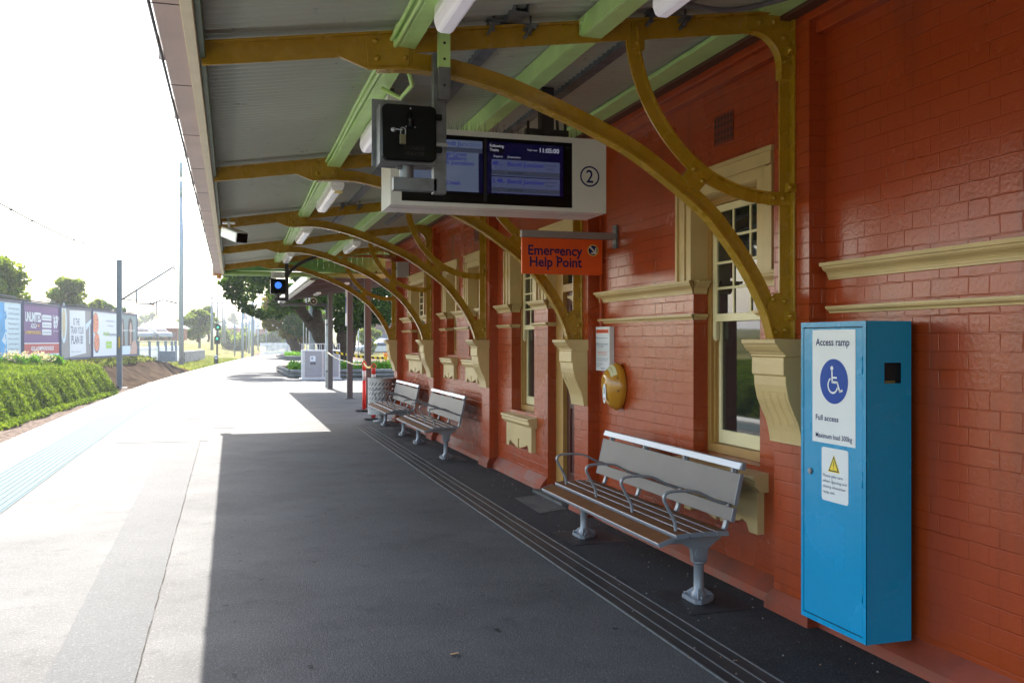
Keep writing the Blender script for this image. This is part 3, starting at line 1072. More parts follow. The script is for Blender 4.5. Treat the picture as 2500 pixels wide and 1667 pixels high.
# corbels (under each truss post)
BODY = [(3.104, 1.60), (2.99, 1.60), (2.956, 1.525), (2.956, 1.506), (2.942, 1.503), (2.942, 1.405), (2.955, 1.398), (2.958, 1.345), (2.975, 1.265), (3.008, 1.19), (3.035, 1.136), (3.052, 1.077), (3.062, 1.018), (3.062, 1.005), (3.104, 1.005)]
CAP = [(3.104, 1.608), (2.882, 1.608), (2.878, 1.603), (2.880, 1.583), (2.890, 1.578), (2.898, 1.562), (2.915, 1.542), (2.932, 1.532), (2.932, 1.526), (2.945, 1.52), (2.945, 1.508), (3.104, 1.508)]
for a, b in PIL:
    mb = MB(CREAM)
    mb.prism(BODY, lambda p, q, t: (p, t, q), a + .012, b - .012)
    mb.prism(CAP, lambda p, q, t: (p, t, q), a - .001, b + .001)
    # raised flutes on the lower scroll
    curve = spl([(2.9665, 1.305), (2.975, 1.265), (2.990, 1.228), (3.008, 1.19), (3.0225, 1.162), (3.035, 1.136), (3.0435, 1.107)], 4)
    for q in (.18, .39, .61, .82):
        yc = a + (b - a) * q
        for (x0, z0), (x1, z1) in zip(curve[:-1], curve[1:]):
            mb.add([(x0 - .004, yc - .027, z0), (x0 - .004, yc + .027, z0), (x1 - .004, yc + .027, z1), (x1 - .004, yc - .027, z1),
                    (x0 + .01, yc - .031, z0), (x0 + .01, yc + .031, z0), (x1 + .01, yc + .031, z1), (x1 + .01, yc - .031, z1)],
                   [(0, 1, 2, 3), (0, 3, 7, 4), (1, 5, 6, 2), (0, 4, 5, 1), (3, 2, 6, 7)])
    mb.build('corbel', bld, bevel=.0025, bseg=1)
# air vent
mb = MB(RED)
mb.cuts = []
for (yc, n) in ((5.58, 2), (12.2, 2), (15.3, 2)):
    mb.use(mat('red_vent', (0.20, 0.035, 0.016), rough=0.5, var=0.1))
    mb.mark(); mb.box(3.203, 3.212, yc - .125, yc + .125, 2.94, 3.14)
    mb.use(BLKM)
    for j in range(2):
        for k in range(6):
            yy = yc - .105 + k * .042
            for q in range(2):
                z = 2.955 + j * .095 + q * .042
                mb.add([(3.2015, yy - .013, z + .02), (3.2015, yy, z), (3.2015, yy + .013, z + .02), (3.2015, yy, z + .04)], [(0, 1, 2, 3)])
mb.split('air_vent', bld)
# wall roof
mb = MB(GALV); mb.box(3.3, 9.3, -3.9, 18.1, 4.42, 4.5); mb.build('roof', bld)
# cover strip and conduits on the wall
mb = MB(RED); mb.box(3.155, 3.212, 4.835, 4.895, 0.10, 3.32); tag(mb.build('cable_duct', None, bevel=.003), 'flat vertical red cover strip beside the nearest pilaster behind the bench', 'cable duct')
mb = MB(RED)
mb.tube([(3.185, 7.70, 3.3), (3.185, 7.70, 1.45), (3.18, 7.68, 1.37), (3.17, 7.56, 1.27)], .013)
for z in (1.7, 2.3, 2.9): mb.box(3.17, 3.212, 7.68, 7.72, z, z + .02)
tag(mb.build('conduit', None), 'thin red painted conduit running down the corner to the yellow help point', 'conduit')

# ------------------------------------------------------------------ canopy
YT = [4.635 + 3.355 * k for k in range(5)]
YT[4] = 18.07
YEND = 19.35
can = thing('platform_canopy', 'long skillion awning with corrugated roof, green purlins and curved ochre iron brackets', 'canopy', (1.5, 8, 2.9))


def ztop(x): return 3.038 + 0.149 * x      # top of the truss chord
def zroof(x): return ztop(x) + 0.035


def ribbon(mb, pts, w0, w1, y0, y1):
    """strip in the XZ plane following pts, from offset w0 to w1 to the left normal, thick y0..y1"""
    n = len(pts); A = []; B = []
    for i in range(n):
        a = pts[max(0, i - 1)]; b = pts[min(n - 1, i + 1)]
        dx, dz = b[0] - a[0], b[1] - a[1]; l = math.hypot(dx, dz)
        nx, nz = -dz / l, dx / l
        A.append((pts[i][0] + nx * w0, pts[i][1] + nz * w0)); B.append((pts[i][0] + nx * w1, pts[i][1] + nz * w1))
    vs = []
    for i in range(n):
        vs += [(A[i][0], y0, A[i][1]), (B[i][0], y0, B[i][1]), (B[i][0], y1, B[i][1]), (A[i][0], y1, A[i][1])]
    fs = [(3, 2, 1, 0), (4 * n - 4, 4 * n - 3, 4 * n - 2, 4 * n - 1)]
    for i in range(n - 1):
        for q in range(4):
            q2 = (q + 1) % 4
            fs.append((4 * i + q, 4 * i + q2, 4 * i + 4 + q2, 4 * i + 4 + q))
    mb.add(vs, fs)


ARC1 = spl([(0.70, 2.958), (0.88, 2.972), (1.093, 2.957), (1.37, 2.896), (1.641, 2.803), (1.90, 2.70), (2.15, 2.575), (2.494, 2.335), (2.66, 2.165), (2.80, 1.975), (2.91, 1.775), (2.965, 1.612)], 6)
ARC2 = spl([(2.115, 3.32), (2.125, 3.22), (2.165, 3.05), (2.24, 2.88), (2.36, 2.715), (2.50, 2.585), (2.66, 2.50), (2.83, 2.452), (3.03, 2.435)], 6)


def truss(y):
    e = bpy.data.objects.new('truss', None); e.location = (0, y - 8, 0); COL.objects.link(e); e.parent = can
    t = .006
    m = MB(OCHRE)
    # top chord: angle with web and top flange
    for (x0, x1) in ((-0.15, 3.08),):
        pts = [(x0, ztop(x0)), (x1, ztop(x1))]
        ribbon(m, pts, -.108 if x0 < .5 else -.1, 0, y - t, y + t)
        ribbon(m, pts, -.012, 0.0, y - .045, y + .045)
    m.build('chord', e, bevel=.002, bseg=1)
    m = MB(OCHRE)
    m.prism([(0.50, ztop(.5) - .10), (0.655, 2.958), (0.88, 2.975), (0.875, ztop(.875) - .002), (0.50, ztop(.5) - .002)], lambda p, q, s: (p, s, q), y - .0095, y + .0095)
    m.prism([(0.635, ztop(.635) - .004), (0.655, 2.972), (0.865, 2.985), (0.862, ztop(.862) - .004)], lambda p, q, s: (p, s, q), y - .017, y + .017)
    m.mark()
    # corner gusset with concave quarter
    q = [(3.02 - .185 + .185 * math.sin(R(a)), ztop(2.82) - .10 - .185 + .185 * math.cos(R(a))) for a in range(0, 91, 10)]
    m.prism([(2.80, ztop(2.80) - .004), (2.80, ztop(2.80) - .105)] + q + [(3.02, 3.10), (3.09, 3.10), (3.09, ztop(3.09) - .004)], lambda p, q, s: (p, s, q), y - .011, y + .011)
    ribbon(m, [(2.81, ztop(2.80) - .105)] + q + [(3.02, 3.10)], -.004, .006, y - .03, y + .03)
    m.mark()
    # foot gusset
    m.prism([(2.958, 1.609), (3.09, 1.609), (3.09, 1.86), (3.0, 1.875), (2.93, 1.80)], lambda p, q, s: (p, s, q), y - .013, y + .013)
    m.mark()
    # crossing plate
    m.obox((2.49, y, 2.52), (.75, 0, -.66), (0, 1, 0), (.66, 0, .75), .13, .034, .15)
    m.split('gusset', e, bevel=.003, bseg=1)
    m = MB(OCHRE)
    ribbon(m, ARC1, .004, .088, y - t, y + t)
    ribbon(m, ARC1, -.006, .006, y - .038, y + .038)
    m.build('arc', e)
    m = MB(OCHRE)
    ribbon(m, ARC2, -.062, 0, y - t - .001, y + t + .001)
    ribbon(m, ARC2, -.002, .009, y - .03, y + .03)
    m.box(2.09, 2.165, y - .017, y + .017, 3.19, 3.345)
    m.box(2.95, 3.09, y - .018, y + .018, 2.375, 2.452)
    m.build('arc', e)
    m = MB(OCHRE)
    m.box(3.02, 3.085, y - t, y + t, 1.609, ztop(3.05))
    m.box(3.085, 3.099, y - .05, y + .05, 1.609, ztop(3.09) + .01)
    m.build('post', e, bevel=.002, bseg=1)
    m = MB(OCHRE)
    riv = [(.69, 3.10), (.83, 3.12), (.70, 3.015), (.84, 3.03), (2.125, 3.305), (2.125, 3.225), (2.465, 2.555), (2.52, 2.49),
           (2.88, 3.41), (2.975, 3.42), (3.04, 3.34), (3.045, 3.2), (2.975, 2.415), (3.035, 2.415), (2.97, 1.835), (3.045, 1.825), (2.985, 1.65), (3.05, 1.66)]
    for x, z in riv:
        m.mark(); m.dome((x, y - .017, z), .0165, (0, -1, 0), 8, .85)
    m.split('rivet', e, recalc=False)
    m = MB(OCHRE)
    for z in (3.26, 2.475, 1.74):
        m.mark(); m.box(3.05, 3.125, y - .052, y - .012, z - .025, z + .025)
        m.dome((3.058, y - .052, z), .018, (0, -1, 0), 6, 1.1)
    m.split('clamp', e)


for y in YT: truss(y)
# roof sheet
m = MB(ROOF)
y = -8.0; vs = []; fs = []; k = 0
xsr = (-.24, .6, 1.5, 2.4, 3.10)
while y < YEND:
    z = .0105 * math.sin(2 * PI * k / 6)
    for x in xsr: vs.append((x, y, zroof(x) + .012 + z))
    y += .0762 / 6; k += 1
nr = len(xsr)
for i in range(k - 1):
    for j in range(nr - 1):
        fs.append((i * nr + j, i * nr + j + 1, (i + 1) * nr + j + 1, (i + 1) * nr + j))
m.add(vs, fs, True)
# upper skin so that the sheet has a thickness
m.add([(-.24, -8, zroof(-.24) + .03), (3.1, -8, zroof(3.1) + .03), (3.1, YEND, zroof(3.1) + .03), (-.24, YEND, zroof(-.24) + .03)], [(0, 1, 2, 3)])
m.build('roof_sheet', can, recalc=False)
# purlins : rolled channels
for (x0, w) in ((.80, .095), (1.80, .115)):
    m = MB(GREEN)
    zt = zroof(x0) - .002
    m.box(x0, x0 + .012, -8, YEND - .06, zt - .11, zt)
    m.box(x0 + .012, x0 + w, -8, YEND - .06, zt - .11, zt - .098)
    m.box(x0 + .012, x0 + w, -8, YEND - .06, zt - .012, zt)
    for y in YT:
        m.prism([(0, 0), (-.10, 0), (0, -.09)], lambda p, q, s: (s, y - .02 + p, zt - .02 + q), x0 - .02, x0)
        m.dome((x0 - .02, y - .05, zt - .05), .014, (-1, 0, 0), 6)
    m.build('purlin', can, bevel=.002, bseg=1)
m = MB(GREEN); m.box(2.86, 3.098, -8, YEND - .06, zroof(2.86) - .035, zroof(2.86) - .004); m.build('wall_plate', can, bevel=.003, bseg=1)
m = MB(mat('dark_soffit', (0.10, 0.035, 0.02), rough=.6)); m.box(3.02, 3.098, -8, YEND - .06, zroof(2.86) - .06, zroof(2.86) - .036); m.build('trim_board', can)
# eaves : dark green batten, cream fascia, pink box gutter
FASC = mat('fascia_cream', (0.72, 0.62, 0.42), rough=.45, var=.05)
PINK = mat('gutter_pink', (0.50, 0.345, 0.30), rough=.4, var=.1, vscale=3)
m = MB(mat('green_dark', (0.10, 0.15, 0.075), rough=.5, var=.2)); m.box(-.145, -.12, -8, YEND, 2.945, 3.05); m.build('eaves_batten', can)
m = MB(FASC); m.box(-.195, -.146, -8, YEND, 2.915, 3.055); m.build('fascia', can, bevel=.003, bseg=1)
m = MB(PINK)
m.prism([(-.197, 2.93), (-.197, 2.945), (-.285, 2.945), (-.29, 3.05), (-.305, 3.055), (-.305, 2.94), (-.297, 2.93)], lambda p, q, s: (p, s, q), -8, YEND)
m.use(BLKM)
y = -1.0
while y < YEND:
    m.box(-.306, -.198, y, y + .008, 2.9285, 2.9295); y += 1.22
m.use(PINK)
y = 1.0
while y < YEND:
    m.box(-.33, -.30, y, y + .03, 2.935, 3.06); y += 1.22
m.build('gutter', can)
m = MB(GALV); m.tube([(-.312, -8, 2.93), (-.312, YEND, 2.93)], .008, 6); m.build('gutter_wire', can)
RAINH = mat('gutter_end_tan', (0.62, 0.33, 0.13), rough=.5, var=.1)
m = MB(RAINH)
m.box(-.36, -.18, YEND - .05, YEND + .20, 2.90, 3.07); m.tube([(-.24, YEND + .1, 2.90), (-.24, YEND + .1, 2.84)], .05)
m.build('gutter_end', can, bevel=.012)
# end valance of green boards
VAL = mat('green_boards', (0.135, 0.34, 0.10), rough=.45, var=.15)
m = MB(VAL)
x = -.14
while x < 3.1:
    x2 = min(x + .115, 3.10)
    m.add([(x + .002, YEND - .02, 2.99), (x2 - .002, YEND - .02, 2.99), (x2 - .002, YEND - .02, zroof(x2)), (x + .002, YEND - .02, zroof(x)),
           (x + .002, YEND, 2.99), (x2 - .002, YEND, 2.99), (x2 - .002, YEND, zroof(x2)), (x + .002, YEND, zroof(x))],
          [(0, 1, 2, 3), (4, 7, 6, 5), (0, 4, 5, 1), (0, 3, 7, 4), (1, 5, 6, 2)])
    x = x2
m.box(-.14, 3.1, YEND - .05, YEND - .021, 3.02, 3.09)
m.box(-.14, 3.1, YEND + .001, YEND + .06, 2.99, 3.0)
m.build('end_boards', can)
m = MB(mat('green_gutter', (0.24, 0.38, 0.12), rough=.35, var=.1))
m.tube([(-.16, YEND, 2.955), (3.10, YEND, 2.955)], .055, 12)
m.build('end_gutter', can)
m = MB(BLKM)
for k in range(9):
    x = 1.3 + k * .2
    if k in (0, 1, 5, 6, 7, 8):
        m.prism([(-.03, 0), (.03, 0), (0, .06)], lambda p, q, s: (x + p, s, 3.01 + q), YEND - .056, YEND - .051)
m.build('roost_gap', can)

# ceiling lights
PRISM = mat('white_diffuser', (0.78, 0.77, 0.80), rough=.25, var=.03, emit=lin(150, 146, 156), estr=2 ** -EV * .55)
CLRD = mat('clear_diffuser', (0.72, 0.72, 0.70), rough=.12, var=.15, vscale=30, emit=lin(110, 108, 110), estr=2 ** -EV * .5)


def light(x, y0, y1, z, label, clear=False, w=.10):
    t = thing('ceiling_light', label, 'ceiling light', (x, (y0 + y1) / 2, z), 'linear light fittings under the canopy')
    m = MB(WHITE); m.box(x - w * .45, x + w * .45, y0, y1, z + .045, z + .085); m.build('tray', t, bevel=.004)
    m = MB(CLRD if clear else PRISM)
    m.prism([(-w * .5, .046), (-w * .5, .01), (-w * .38, -.025), (-w * .2, -.035), (w * .2, -.035), (w * .38, -.025), (w * .5, .01), (w * .5, .046)],
            lambda p, q, s: (x + p, s, z + q), y0 + .01, y1 - .01)
    m.build('diffuser', t, bevel=.01, bseg=3)
    m = MB(GALV)
    for y in (y0 + .2, y1 - .2): m.box(x - .03, x + .03, y - .01, y + .01, z + .085, z + .17)
    m.build('hanger', t)


light(.91, 2.85, 4.03, 3.00, 'large white light fitting cut by the top edge, left of the rail bracket')
light(1.95, 2.8, 3.98, 3.16, 'white light fitting cut by the top edge above the nearest ochre chord, near the wall')
light(.93, 5.45, 6.65, 2.98, 'white light fitting just behind the black signal box')
light(.92, 8.45, 9.95, 2.99, 'clear light fitting with yellow sticker between the second and third brackets', True, .13)
light(.92, 11.9, 13.3, 2.99, 'clear light fitting between the third and fourth brackets from the camera', True, .13)
light(.92, 15.3, 16.7, 2.99, 'clear light fitting above the blue guard lamp', True, .13)
light(1.93, 14.9, 16.3, 3.15, 'clear light fitting near the wall under the far roof bay', True, .13)
m = MB(YEL); m.box(.90, .97, 8.46, 8.58, 2.952, 2.9545)
m.build('sticker', [o for o in bpy.data.objects if o.get('label', '').startswith('clear light fitting with')][0])

# galvanised tubes over the chords
for (x, y0, nm) in ((1.40, 4.42, 'square galvanised tube with open end resting on the nearest chord left of centre'), (2.30, 2.0, 'square galvanised tube running along the roof nearer the red wall')):
    m = MB(GALV)
    z = ztop(x) + .002; s = .038
    for (a, b, c, d_) in ((-s, s, 0, .005), (-s, s, .071, .076), (-s, -s + .005, .005, .071), (s - .005, s, .005, .071)):
        m.box(x + a, x + b, y0, 14.2, z + c - .035 * 0, z + d_)
    for yy in YT[:3]:
        for dx in (-.10, .10):
            m.obox((x + dx, yy - .03, z - .01), (1, 0, .15), (0, 1, 0), (0, 0, 1), .06, .05, .02)
            m.obox((x + dx - .02, yy - .05, z - .045), (.5, 0, .8), (0, 1, 0), (-.8, 0, .5), .06, .03, .015)
            m.tube([(x + dx, yy - .04, z - .05), (x + dx, yy - .04, z + .05)], .006, 6)
        m.box(x - .14, x + .14, yy - .06, yy - .02, z + .0005, z + .008)
    tag(m.build('support_tube', None), nm, 'steel tube', 'galvanised tubes carrying the display')
# conduits along purlin
GRP = GREEN
m = MB(GREEN)
for dx, dz in ((-.012, -.10), (-.03, -.075)):
    pts = [(.80 + dx + .006 * math.sin(y * 1.9), y, zroof(.8) + dz + .008 * math.sin(y * 1.3 + dx * 90)) for y in np.arange(-6, 18, .5)]
    m.tube(pts, .012, 6, False)
m.tube([(.83, 5.3, 3.05), (.93, 5.25, 2.99), (.97, 5.1, 3.03), (.93, 5.0, 3.08)], .014, 6)
tag(m.build('cable_pair', None), 'green painted cables clipped along the outer purlin', 'cables')
m = MB(mat('grey_flex', (.16, .15, .155), rough=.5, var=.1, bump=.8, bscale=120))
m.tube(spl([(2.02, 4.2, 3.30), (2.2, 4.3, 3.345), (2.5, 4.35, 3.35), (2.75, 4.3, 3.40), (2.95, 4.1, 3.44)]), .014, 8)
m.tube(spl([(2.02, 4.15, 3.33), (2.3, 4.2, 3.38), (2.6, 4.25, 3.41), (2.9, 4.1, 3.45)]), .008, 6)
tag(m.build('flexible_conduit', None), 'grey corrugated conduit sagging between the top light and the wall', 'conduit')
m = MB(RED)
for k in range(3):
    m.tube(spl([(2.2 - k * .05, 17.7, 3.20), (2.7, 17.72, 3.24 - k * .02), (3.0, 17.8, 3.22 - k * .03), (3.13, 17.9 + k * .03, 3.05), (3.15, 17.86 + k * .03, 2.9)]), .012, 6)
tag(m.build('red_cables', None), 'bundle of red cables curving into the grey wall box at the far end', 'cables')
m = MB(MATS['sign_white'] if False else mat('box_grey', (.42, .42, .43), rough=.4, var=.04))
m.box(2.98, 3.207, 17.2, 17.32, 2.79, 3.08); m.use(BLKP); m.box(2.965, 2.98, 17.24, 17.28, 2.93, 2.97)
tag(m.build('junction_box', None, bevel=.006), 'pale grey junction box on the wall under red cables at the far end', 'junction box')

# ------------------------------------------------------------------ access ramp cabinet
t = thing('ramp_cabinet', 'tall bright blue metal access ramp cabinet hung on the red brick wall', 'cabinet', (3.05, 3.98, 0.145))
X0, Y0, Y1, Z0, Z1 = 2.90, 3.716, 4.244, 0.145, 1.694
m = MB(BLUEBOX)
XB2 = 3.160
m.box(X0 + .004, XB2, Y0 + .003, Y0 + .006, Z0, 1.393); m.box(X0 + .004, XB2, Y0 + .003, Y0 + .006, 1.493, Z1)
m.box(X0 + .004, 3.004, Y0 + .003, Y0 + .006, 1.393, 1.493); m.box(3.102, XB2, Y0 + .003, Y0 + .006, 1.393, 1.493)
m.box(X0 + .004, XB2, Y1 - .006, Y1 - .003, Z0, Z1)
m.box(X0 + .004, XB2, Y0 + .006, Y1 - .006, Z1 - .003, Z1); m.box(X0 + .004, XB2, Y0 + .006, Y1 - .006, Z0, Z0 + .003)
m.box(3.152, 3.156, Y0 + .006, Y1 - .006, Z0 + .003, Z1 - .003)
for zz in (.4, 1.4): m.box(3.1605, 3.2085, Y0 + .08, Y1 - .08, zz, zz + .04)
# front rim
m.box(X0, X0 + .003, Y0, Y0 + .028, Z0, Z1); m.box(X0, X0 + .003, Y1 - .022, Y1, Z0, Z1)
m.box(X0, X0 + .003, Y0 + .028, Y1 - .022, Z1 - .026, Z1); m.box(X0, X0 + .003, Y0 + .028, Y1 - .022, Z0, Z0 + .026)
m.box(X0 - .0, X0 + .02, Y0 - .0, Y0 + .003, Z0, Z1)
m.build('body', t, recalc=False)
m = MB(BLKM); m.box(X0 + .012, X0 + .016, Y0 + .01, Y1 - .01, Z0 + .01, Z1 - .01); m.build('door_gap', t)
m = MB(BLUEBOX)
m.box(X0 + .001, X0 + .008, Y0 + .0305, Y1 - .0255, Z0 + .03, Z1 - .031)
dr = m.build('door', t, bevel=.0015, bseg=1)
m = MB(BLUEBOX)
for z in (1.48, .93, .38): m.mark(); m.tube([(X0 + .001, Y0 + .0295, z - .04), (X0 + .001, Y0 + .0295, z + .04)], .0045, 8)
m.split('hinge', t)
m = MB(GALV)
m.tube([(X0 - .006, 4.158, .919), (X0 + .002, 4.158, .919)], .0165, 20); m.use(ALU); m.tube([(X0 - .011, 4.158, .919), (X0 - .005, 4.158, .919)], .011, 16)
m.use(BLKM); m.box(X0 - .0118, X0 - .0112, 4.1565, 4.1595, .911, .927)
m.build('lock', t)
m = MB(BLKM); m.box(2.97, 3.14, Y0 + .03, Y0 + .035, 1.36, 1.52); m.use(mat('khaki', (.22, .16, .05), rough=.6)); m.box(2.99, 3.08, Y0 + .02, Y0 + .028, 1.385, 1.405)
m.build('handle_recess', t)
m = MB(SIGNW)
P = Pl(m, (X0 + .0005, 4.142, 1.0775), (0, -1, 0), (0, 0, 1), (-1, 0, 0))
P.rect(0, 0, .346, .576, SIGNW, .001)
zb = 1.0775
P.text('Access ramp', .029, 1.574 - zb, .036, NAVY, w=.272, bold=.014)
P.disc(.178, 1.394 - zb, .113, BLUEP, .002, 48)
W_ = SIGNW
cx, cy = .178, 1.394 - zb
P.disc(cx - .014, cy + .066, .0115, W_, .003, 16)
P.line([(cx - .013, cy + .05), (cx - .011, cy - .004), (cx + .030, cy - .004), (cx + .048, cy - .049), (cx + .068, cy - .043)], .011, W_, .003)
P.line([(cx - .012, cy + .019), (cx + .023, cy + .019)], .009, W_, .0032)
P.ring(cx - .006, cy - .020, .0335, .0425, W_, .0034, 118, 345)
P.text('Full access', .029, 1.192 - zb, .027, NAVY, w=.186, bold=.014)
P.text('Maximum load 300kg', .029, 1.102 - zb, .025, NAVY, w=.292, bold=.008)
m.build('access_label', t, recalc=False)
m = MB(SIGNW)
P = Pl(m, (X0 + .0005, 4.064, .786), (0, -1, 0), (0, 0, 1), (-1, 0, 0))
P.rrect(0, 0, .214, .271, .015, SIGNW, .001)
P.poly([(.052, .150), (.148, .150), (.100, .240)], YEL, .0015)
P.poly([(.058, .154), (.142, .154), (.100, .234)], BLKP, .002)
P.poly([(.068, .160), (.132, .160), (.100, .220)], YEL, .0025)
P.line([(.100, .204), (.100, .180)], .005, BLKP, .003); P.disc(.100, .170, .003, BLKP, .003, 10)
for k, (s_, w_) in enumerate((('Please take care', .159), ('when opening and', .188), ('closing wheelchair', .182), ('ramp unit.', .098))):
    P.text(s_, .012, .122 - .0275 * k, .0135, NAVY, w=w_)
P.line([(.085, .122), (.098, .085)], .0018, BLKP, .0035)
m.build('warning_label', t, recalc=False)

# ------------------------------------------------------------------ benches
def make_bench(label):
    """near end at y=0, runs to y=2.15; x=0 is the column line"""
    t = thing('platform_bench', label, 'bench', (0, 0, 0), 'metal slatted benches along the wall')
    Lb = 2.15
    seat = [(-.268, .398, 18, .098), (-.160, .428, 4, .083), (-.068, .432, 0, .075), (.020, .432, -2, .075), (.108, .430, -4, .078)]
    for i, (x, z, a, w) in enumerate(seat):
        m = MB(SLATS if i < 5 else ALU)
        ca, sa = math.cos(R(a)), math.sin(R(a))
        # rounded plank section
        hw, hh = w / 2, .013
        sec = [(-hw, -hh), (hw, -hh), (hw, hh - .003), (hw - .003, hh), (-hw + .003, hh), (-hw, hh - .003)]
        m.prism([(x + p * ca - q * sa, z + p * sa + q * ca) for p, q in sec], lambda p, q, s: (p, s, q), 0.002, Lb - .002)
        m.use(ALU)
        # bright front nosing
        sec = [(-hw - .004, -hh), (-hw - .0005, -hh), (-hw - .0005, hh - .001), (-hw - .004, hh - .002)]
        m.prism([(x + p * ca - q * sa, z + p * sa + q * ca) for p, q in sec], lambda p, q, s: (p, s, q), 0.001, Lb - .001)
        m.use(CAST)
        sec = [(-hw - .002, -hh - .002), (hw + .002, -hh - .002), (hw + .002, hh + .0015), (-hw - .002, hh + .0015)]
        for a0, a1 in ((-.006, .0015), (Lb - .0015, Lb + .006)):
            m.prism([(x + p * ca - q * sa, z + p * sa + q * ca) for p, q in sec], lambda p, q, s: (p, s, q), a0, a1)
        m.build('seat_slat', t, bevel=.0015, bseg=1)
    # back slats : lean
    lean = .235
    def bk(h): return (.160 + (h - .5) * lean, h)
    for (h0, h1, mt) in ((.500, .580, SLATB), (.600, .785, SLATB), (.812, .852, ALU)):
        m = MB(mt)
        x0, z0 = bk(h0); x1, z1 = bk(h1)
        th = .024
        if mt is ALU:
            m.prism([(x0 - .012, z0), (x0 + .022, z0 - .006), (x1 + .028, z1 - .002), (x1 + .014, z1 + .002), (x1 - .004, z1)], lambda p, q, s: (p, s, q), 0, Lb)
        else:
            m.prism([(x0, z0), (x0 + th, z0 - .006), (x1 + th, z1 - .006), (x1, z1)], lambda p, q, s: (p, s, q), 0, Lb)
        m.use(CAST)
        for a0, a1 in ((-.007, -.0005), (Lb + .0005, Lb + .007)):
            m.prism([(x0 - .002, z0 - .003), (x0 + th + .002, z0 - .009), (x1 + th + .002, z1 - .004), (x1 - .002, z1 + .003)], lambda p, q, s: (p, s, q), a0, a1)
        m.build('back_slat', t, bevel=.002, bseg=1)
    ribs = (.10, .74, 1.38, 2.02)
    for y in ribs:
        m = MB(CAST)
        curve = spl([(-.19, .395), (-.05, .408), (.10, .405), (.165, .425), (.19, .475), (.195, .53), (.215, .63), (.240, .74), (.262, .828)], 4)
        ribbon(m, curve, -.010, .010, y - .019, y + .019)
        x0, z0 = bk(.80)
        m.box(x0 - .002, x0 + .022, y - .014, y + .014, z0 - .02, z0 + .016)
        m.build('back_rib', t, bevel=.002, bseg=1)
    for y in ribs:
        m = MB(CAST)
        c = spl([(-.155, .438), (-.165, .50), (-.205, .575), (-.235, .635), (-.225, .668), (-.19, .680), (-.10, .682), (-.01, .672), (.06, .640), (.13, .605), (.19, .592)], 4)
        ribbon(m, c, -.0075, .0075, y - .0135, y + .0135)
        m.build('armrest', t, bevel=.0035)
    for y in (.10, Lb - .13):
        m = MB(CAST)
        # bracket head
        m.prism([(-.30, .372), (-.20, .395), (.12, .400), (.15, .388), (.10, .360), (.055, .325), (.045, .245), (-.045, .245), (-.055, .325), (-.12, .365)], lambda p, q, s: (p, s, q), y - .022, y + .022)
        m.tube([(0, y - .03, .295), (0, y + .03, .295)], .040, 18)
        m.tube([(0, y - .034, .295), (0, y - .03, .295)], .028, 18)
        m.tube([(0, y, .25), (0, y, .238), (0, y, .232), (0, y, .07), (0, y, .055), (0, y, .03)], [.043, .043, .031, .031, .043, .048], 18)
        # base plate with three ears
        pl = [(.085 * math.cos(R(a)) * k, .085 * math.sin(R(a)) * k) for a, k in ((0, 1.25), (35, 1.0), (75, .95), (110, 1.3), (130, 1.3), (150, .95), (180, .85), (210, .95), (230, 1.3), (250, 1.3), (285, .95), (325, 1.0))]
        m.prism(pl, lambda p, q, s: (p, y + q, s), .008, .034)
        for a in (0, 120, 240):
            dx, dy = math.cos(R(a)), math.sin(R(a))
            m.prism([(.03, .034), (.095, .034), (.095, .042), (.035, .085)], lambda p, q, s, dx=dx, dy=dy: (p * dx - s * dy, y + p * dy + s * dx, q), -.006, .006)
            m.tube([(dx * .088 - dy * .02, y + dy * .088 + dx * .02, .034), (dx * .088 - dy * .02, y + dy * .088 + dx * .02, .052)], .008, 6)
        m.build('leg', t, bevel=.002, bseg=1)
    m = MB(CAST); m.box(-.10, -.07, .10, Lb - .13, .375, .395); m.build('seat_beam', t)
    return t


b0 = make_bench('nearest metal bench with brown seat slats beside the blue cabinet')
b0.location = (2.745, 4.98, 0)
copy_tree(b0, (2.77, 12.06, 0), 'second metal bench from the camera, below the two slim windows')
copy_tree(b0, (2.77, 15.26, 0), 'farthest metal bench, next to the perforated bin')

# ------------------------------------------------------------------ help point, info panel, hanging sign
t = thing('information_panel', 'narrow white instruction panel with orange heading above the yellow help point', 'panel', (3.18, 7.61, 1.33))
m = MB(SIGNW); m.box(3.163, 3.2095, 7.464, 7.776, 1.33, 1.722); m.build('case', t, bevel=.003)
m = MB(SIGNW)
P = Pl(m, (3.1625, 7.776, 1.33), (0, -1, 0), (0, 0, 1), (-1, 0, 0))
P.rect(.012, .335, .295, .368, ORANGE); P.text('Emergency Help Point', .02, .344, .014, NAVY, w=.26)
TXT = mat('grey_print', (.06, .07, .14), rough=.5, var=0)
for s_, x_, y_, h_, w_, mm in (('Push the red button once', .045, .287, .013, .235, TXT), ('Speak when the red light', .045, .232, .013, .235, TXT), ('turns to green', .045, .212, .013, .135, TXT),
                               ('Emergency Call Only', .04, .158, .016, .21, ORANGE), ('This call will be recorded', .035, .138, .010, .22, ORANGE), ('You are under video surveillance and', .02, .105, .010, .27, TXT),
                               ('your conversation will be recorded', .02, .088, .010, .25, TXT), ('In a life threatening', .02, .058, .010, .15, TXT), ('emergency call', .02, .040, .010, .10, TXT)):
    P.text(s_, x_, y_, h_, mm, w=w_)
P.disc(.026, .293, .008, TXT); P.disc(.026, .238, .008, TXT)
m.build('printed_face', t, recalc=False)

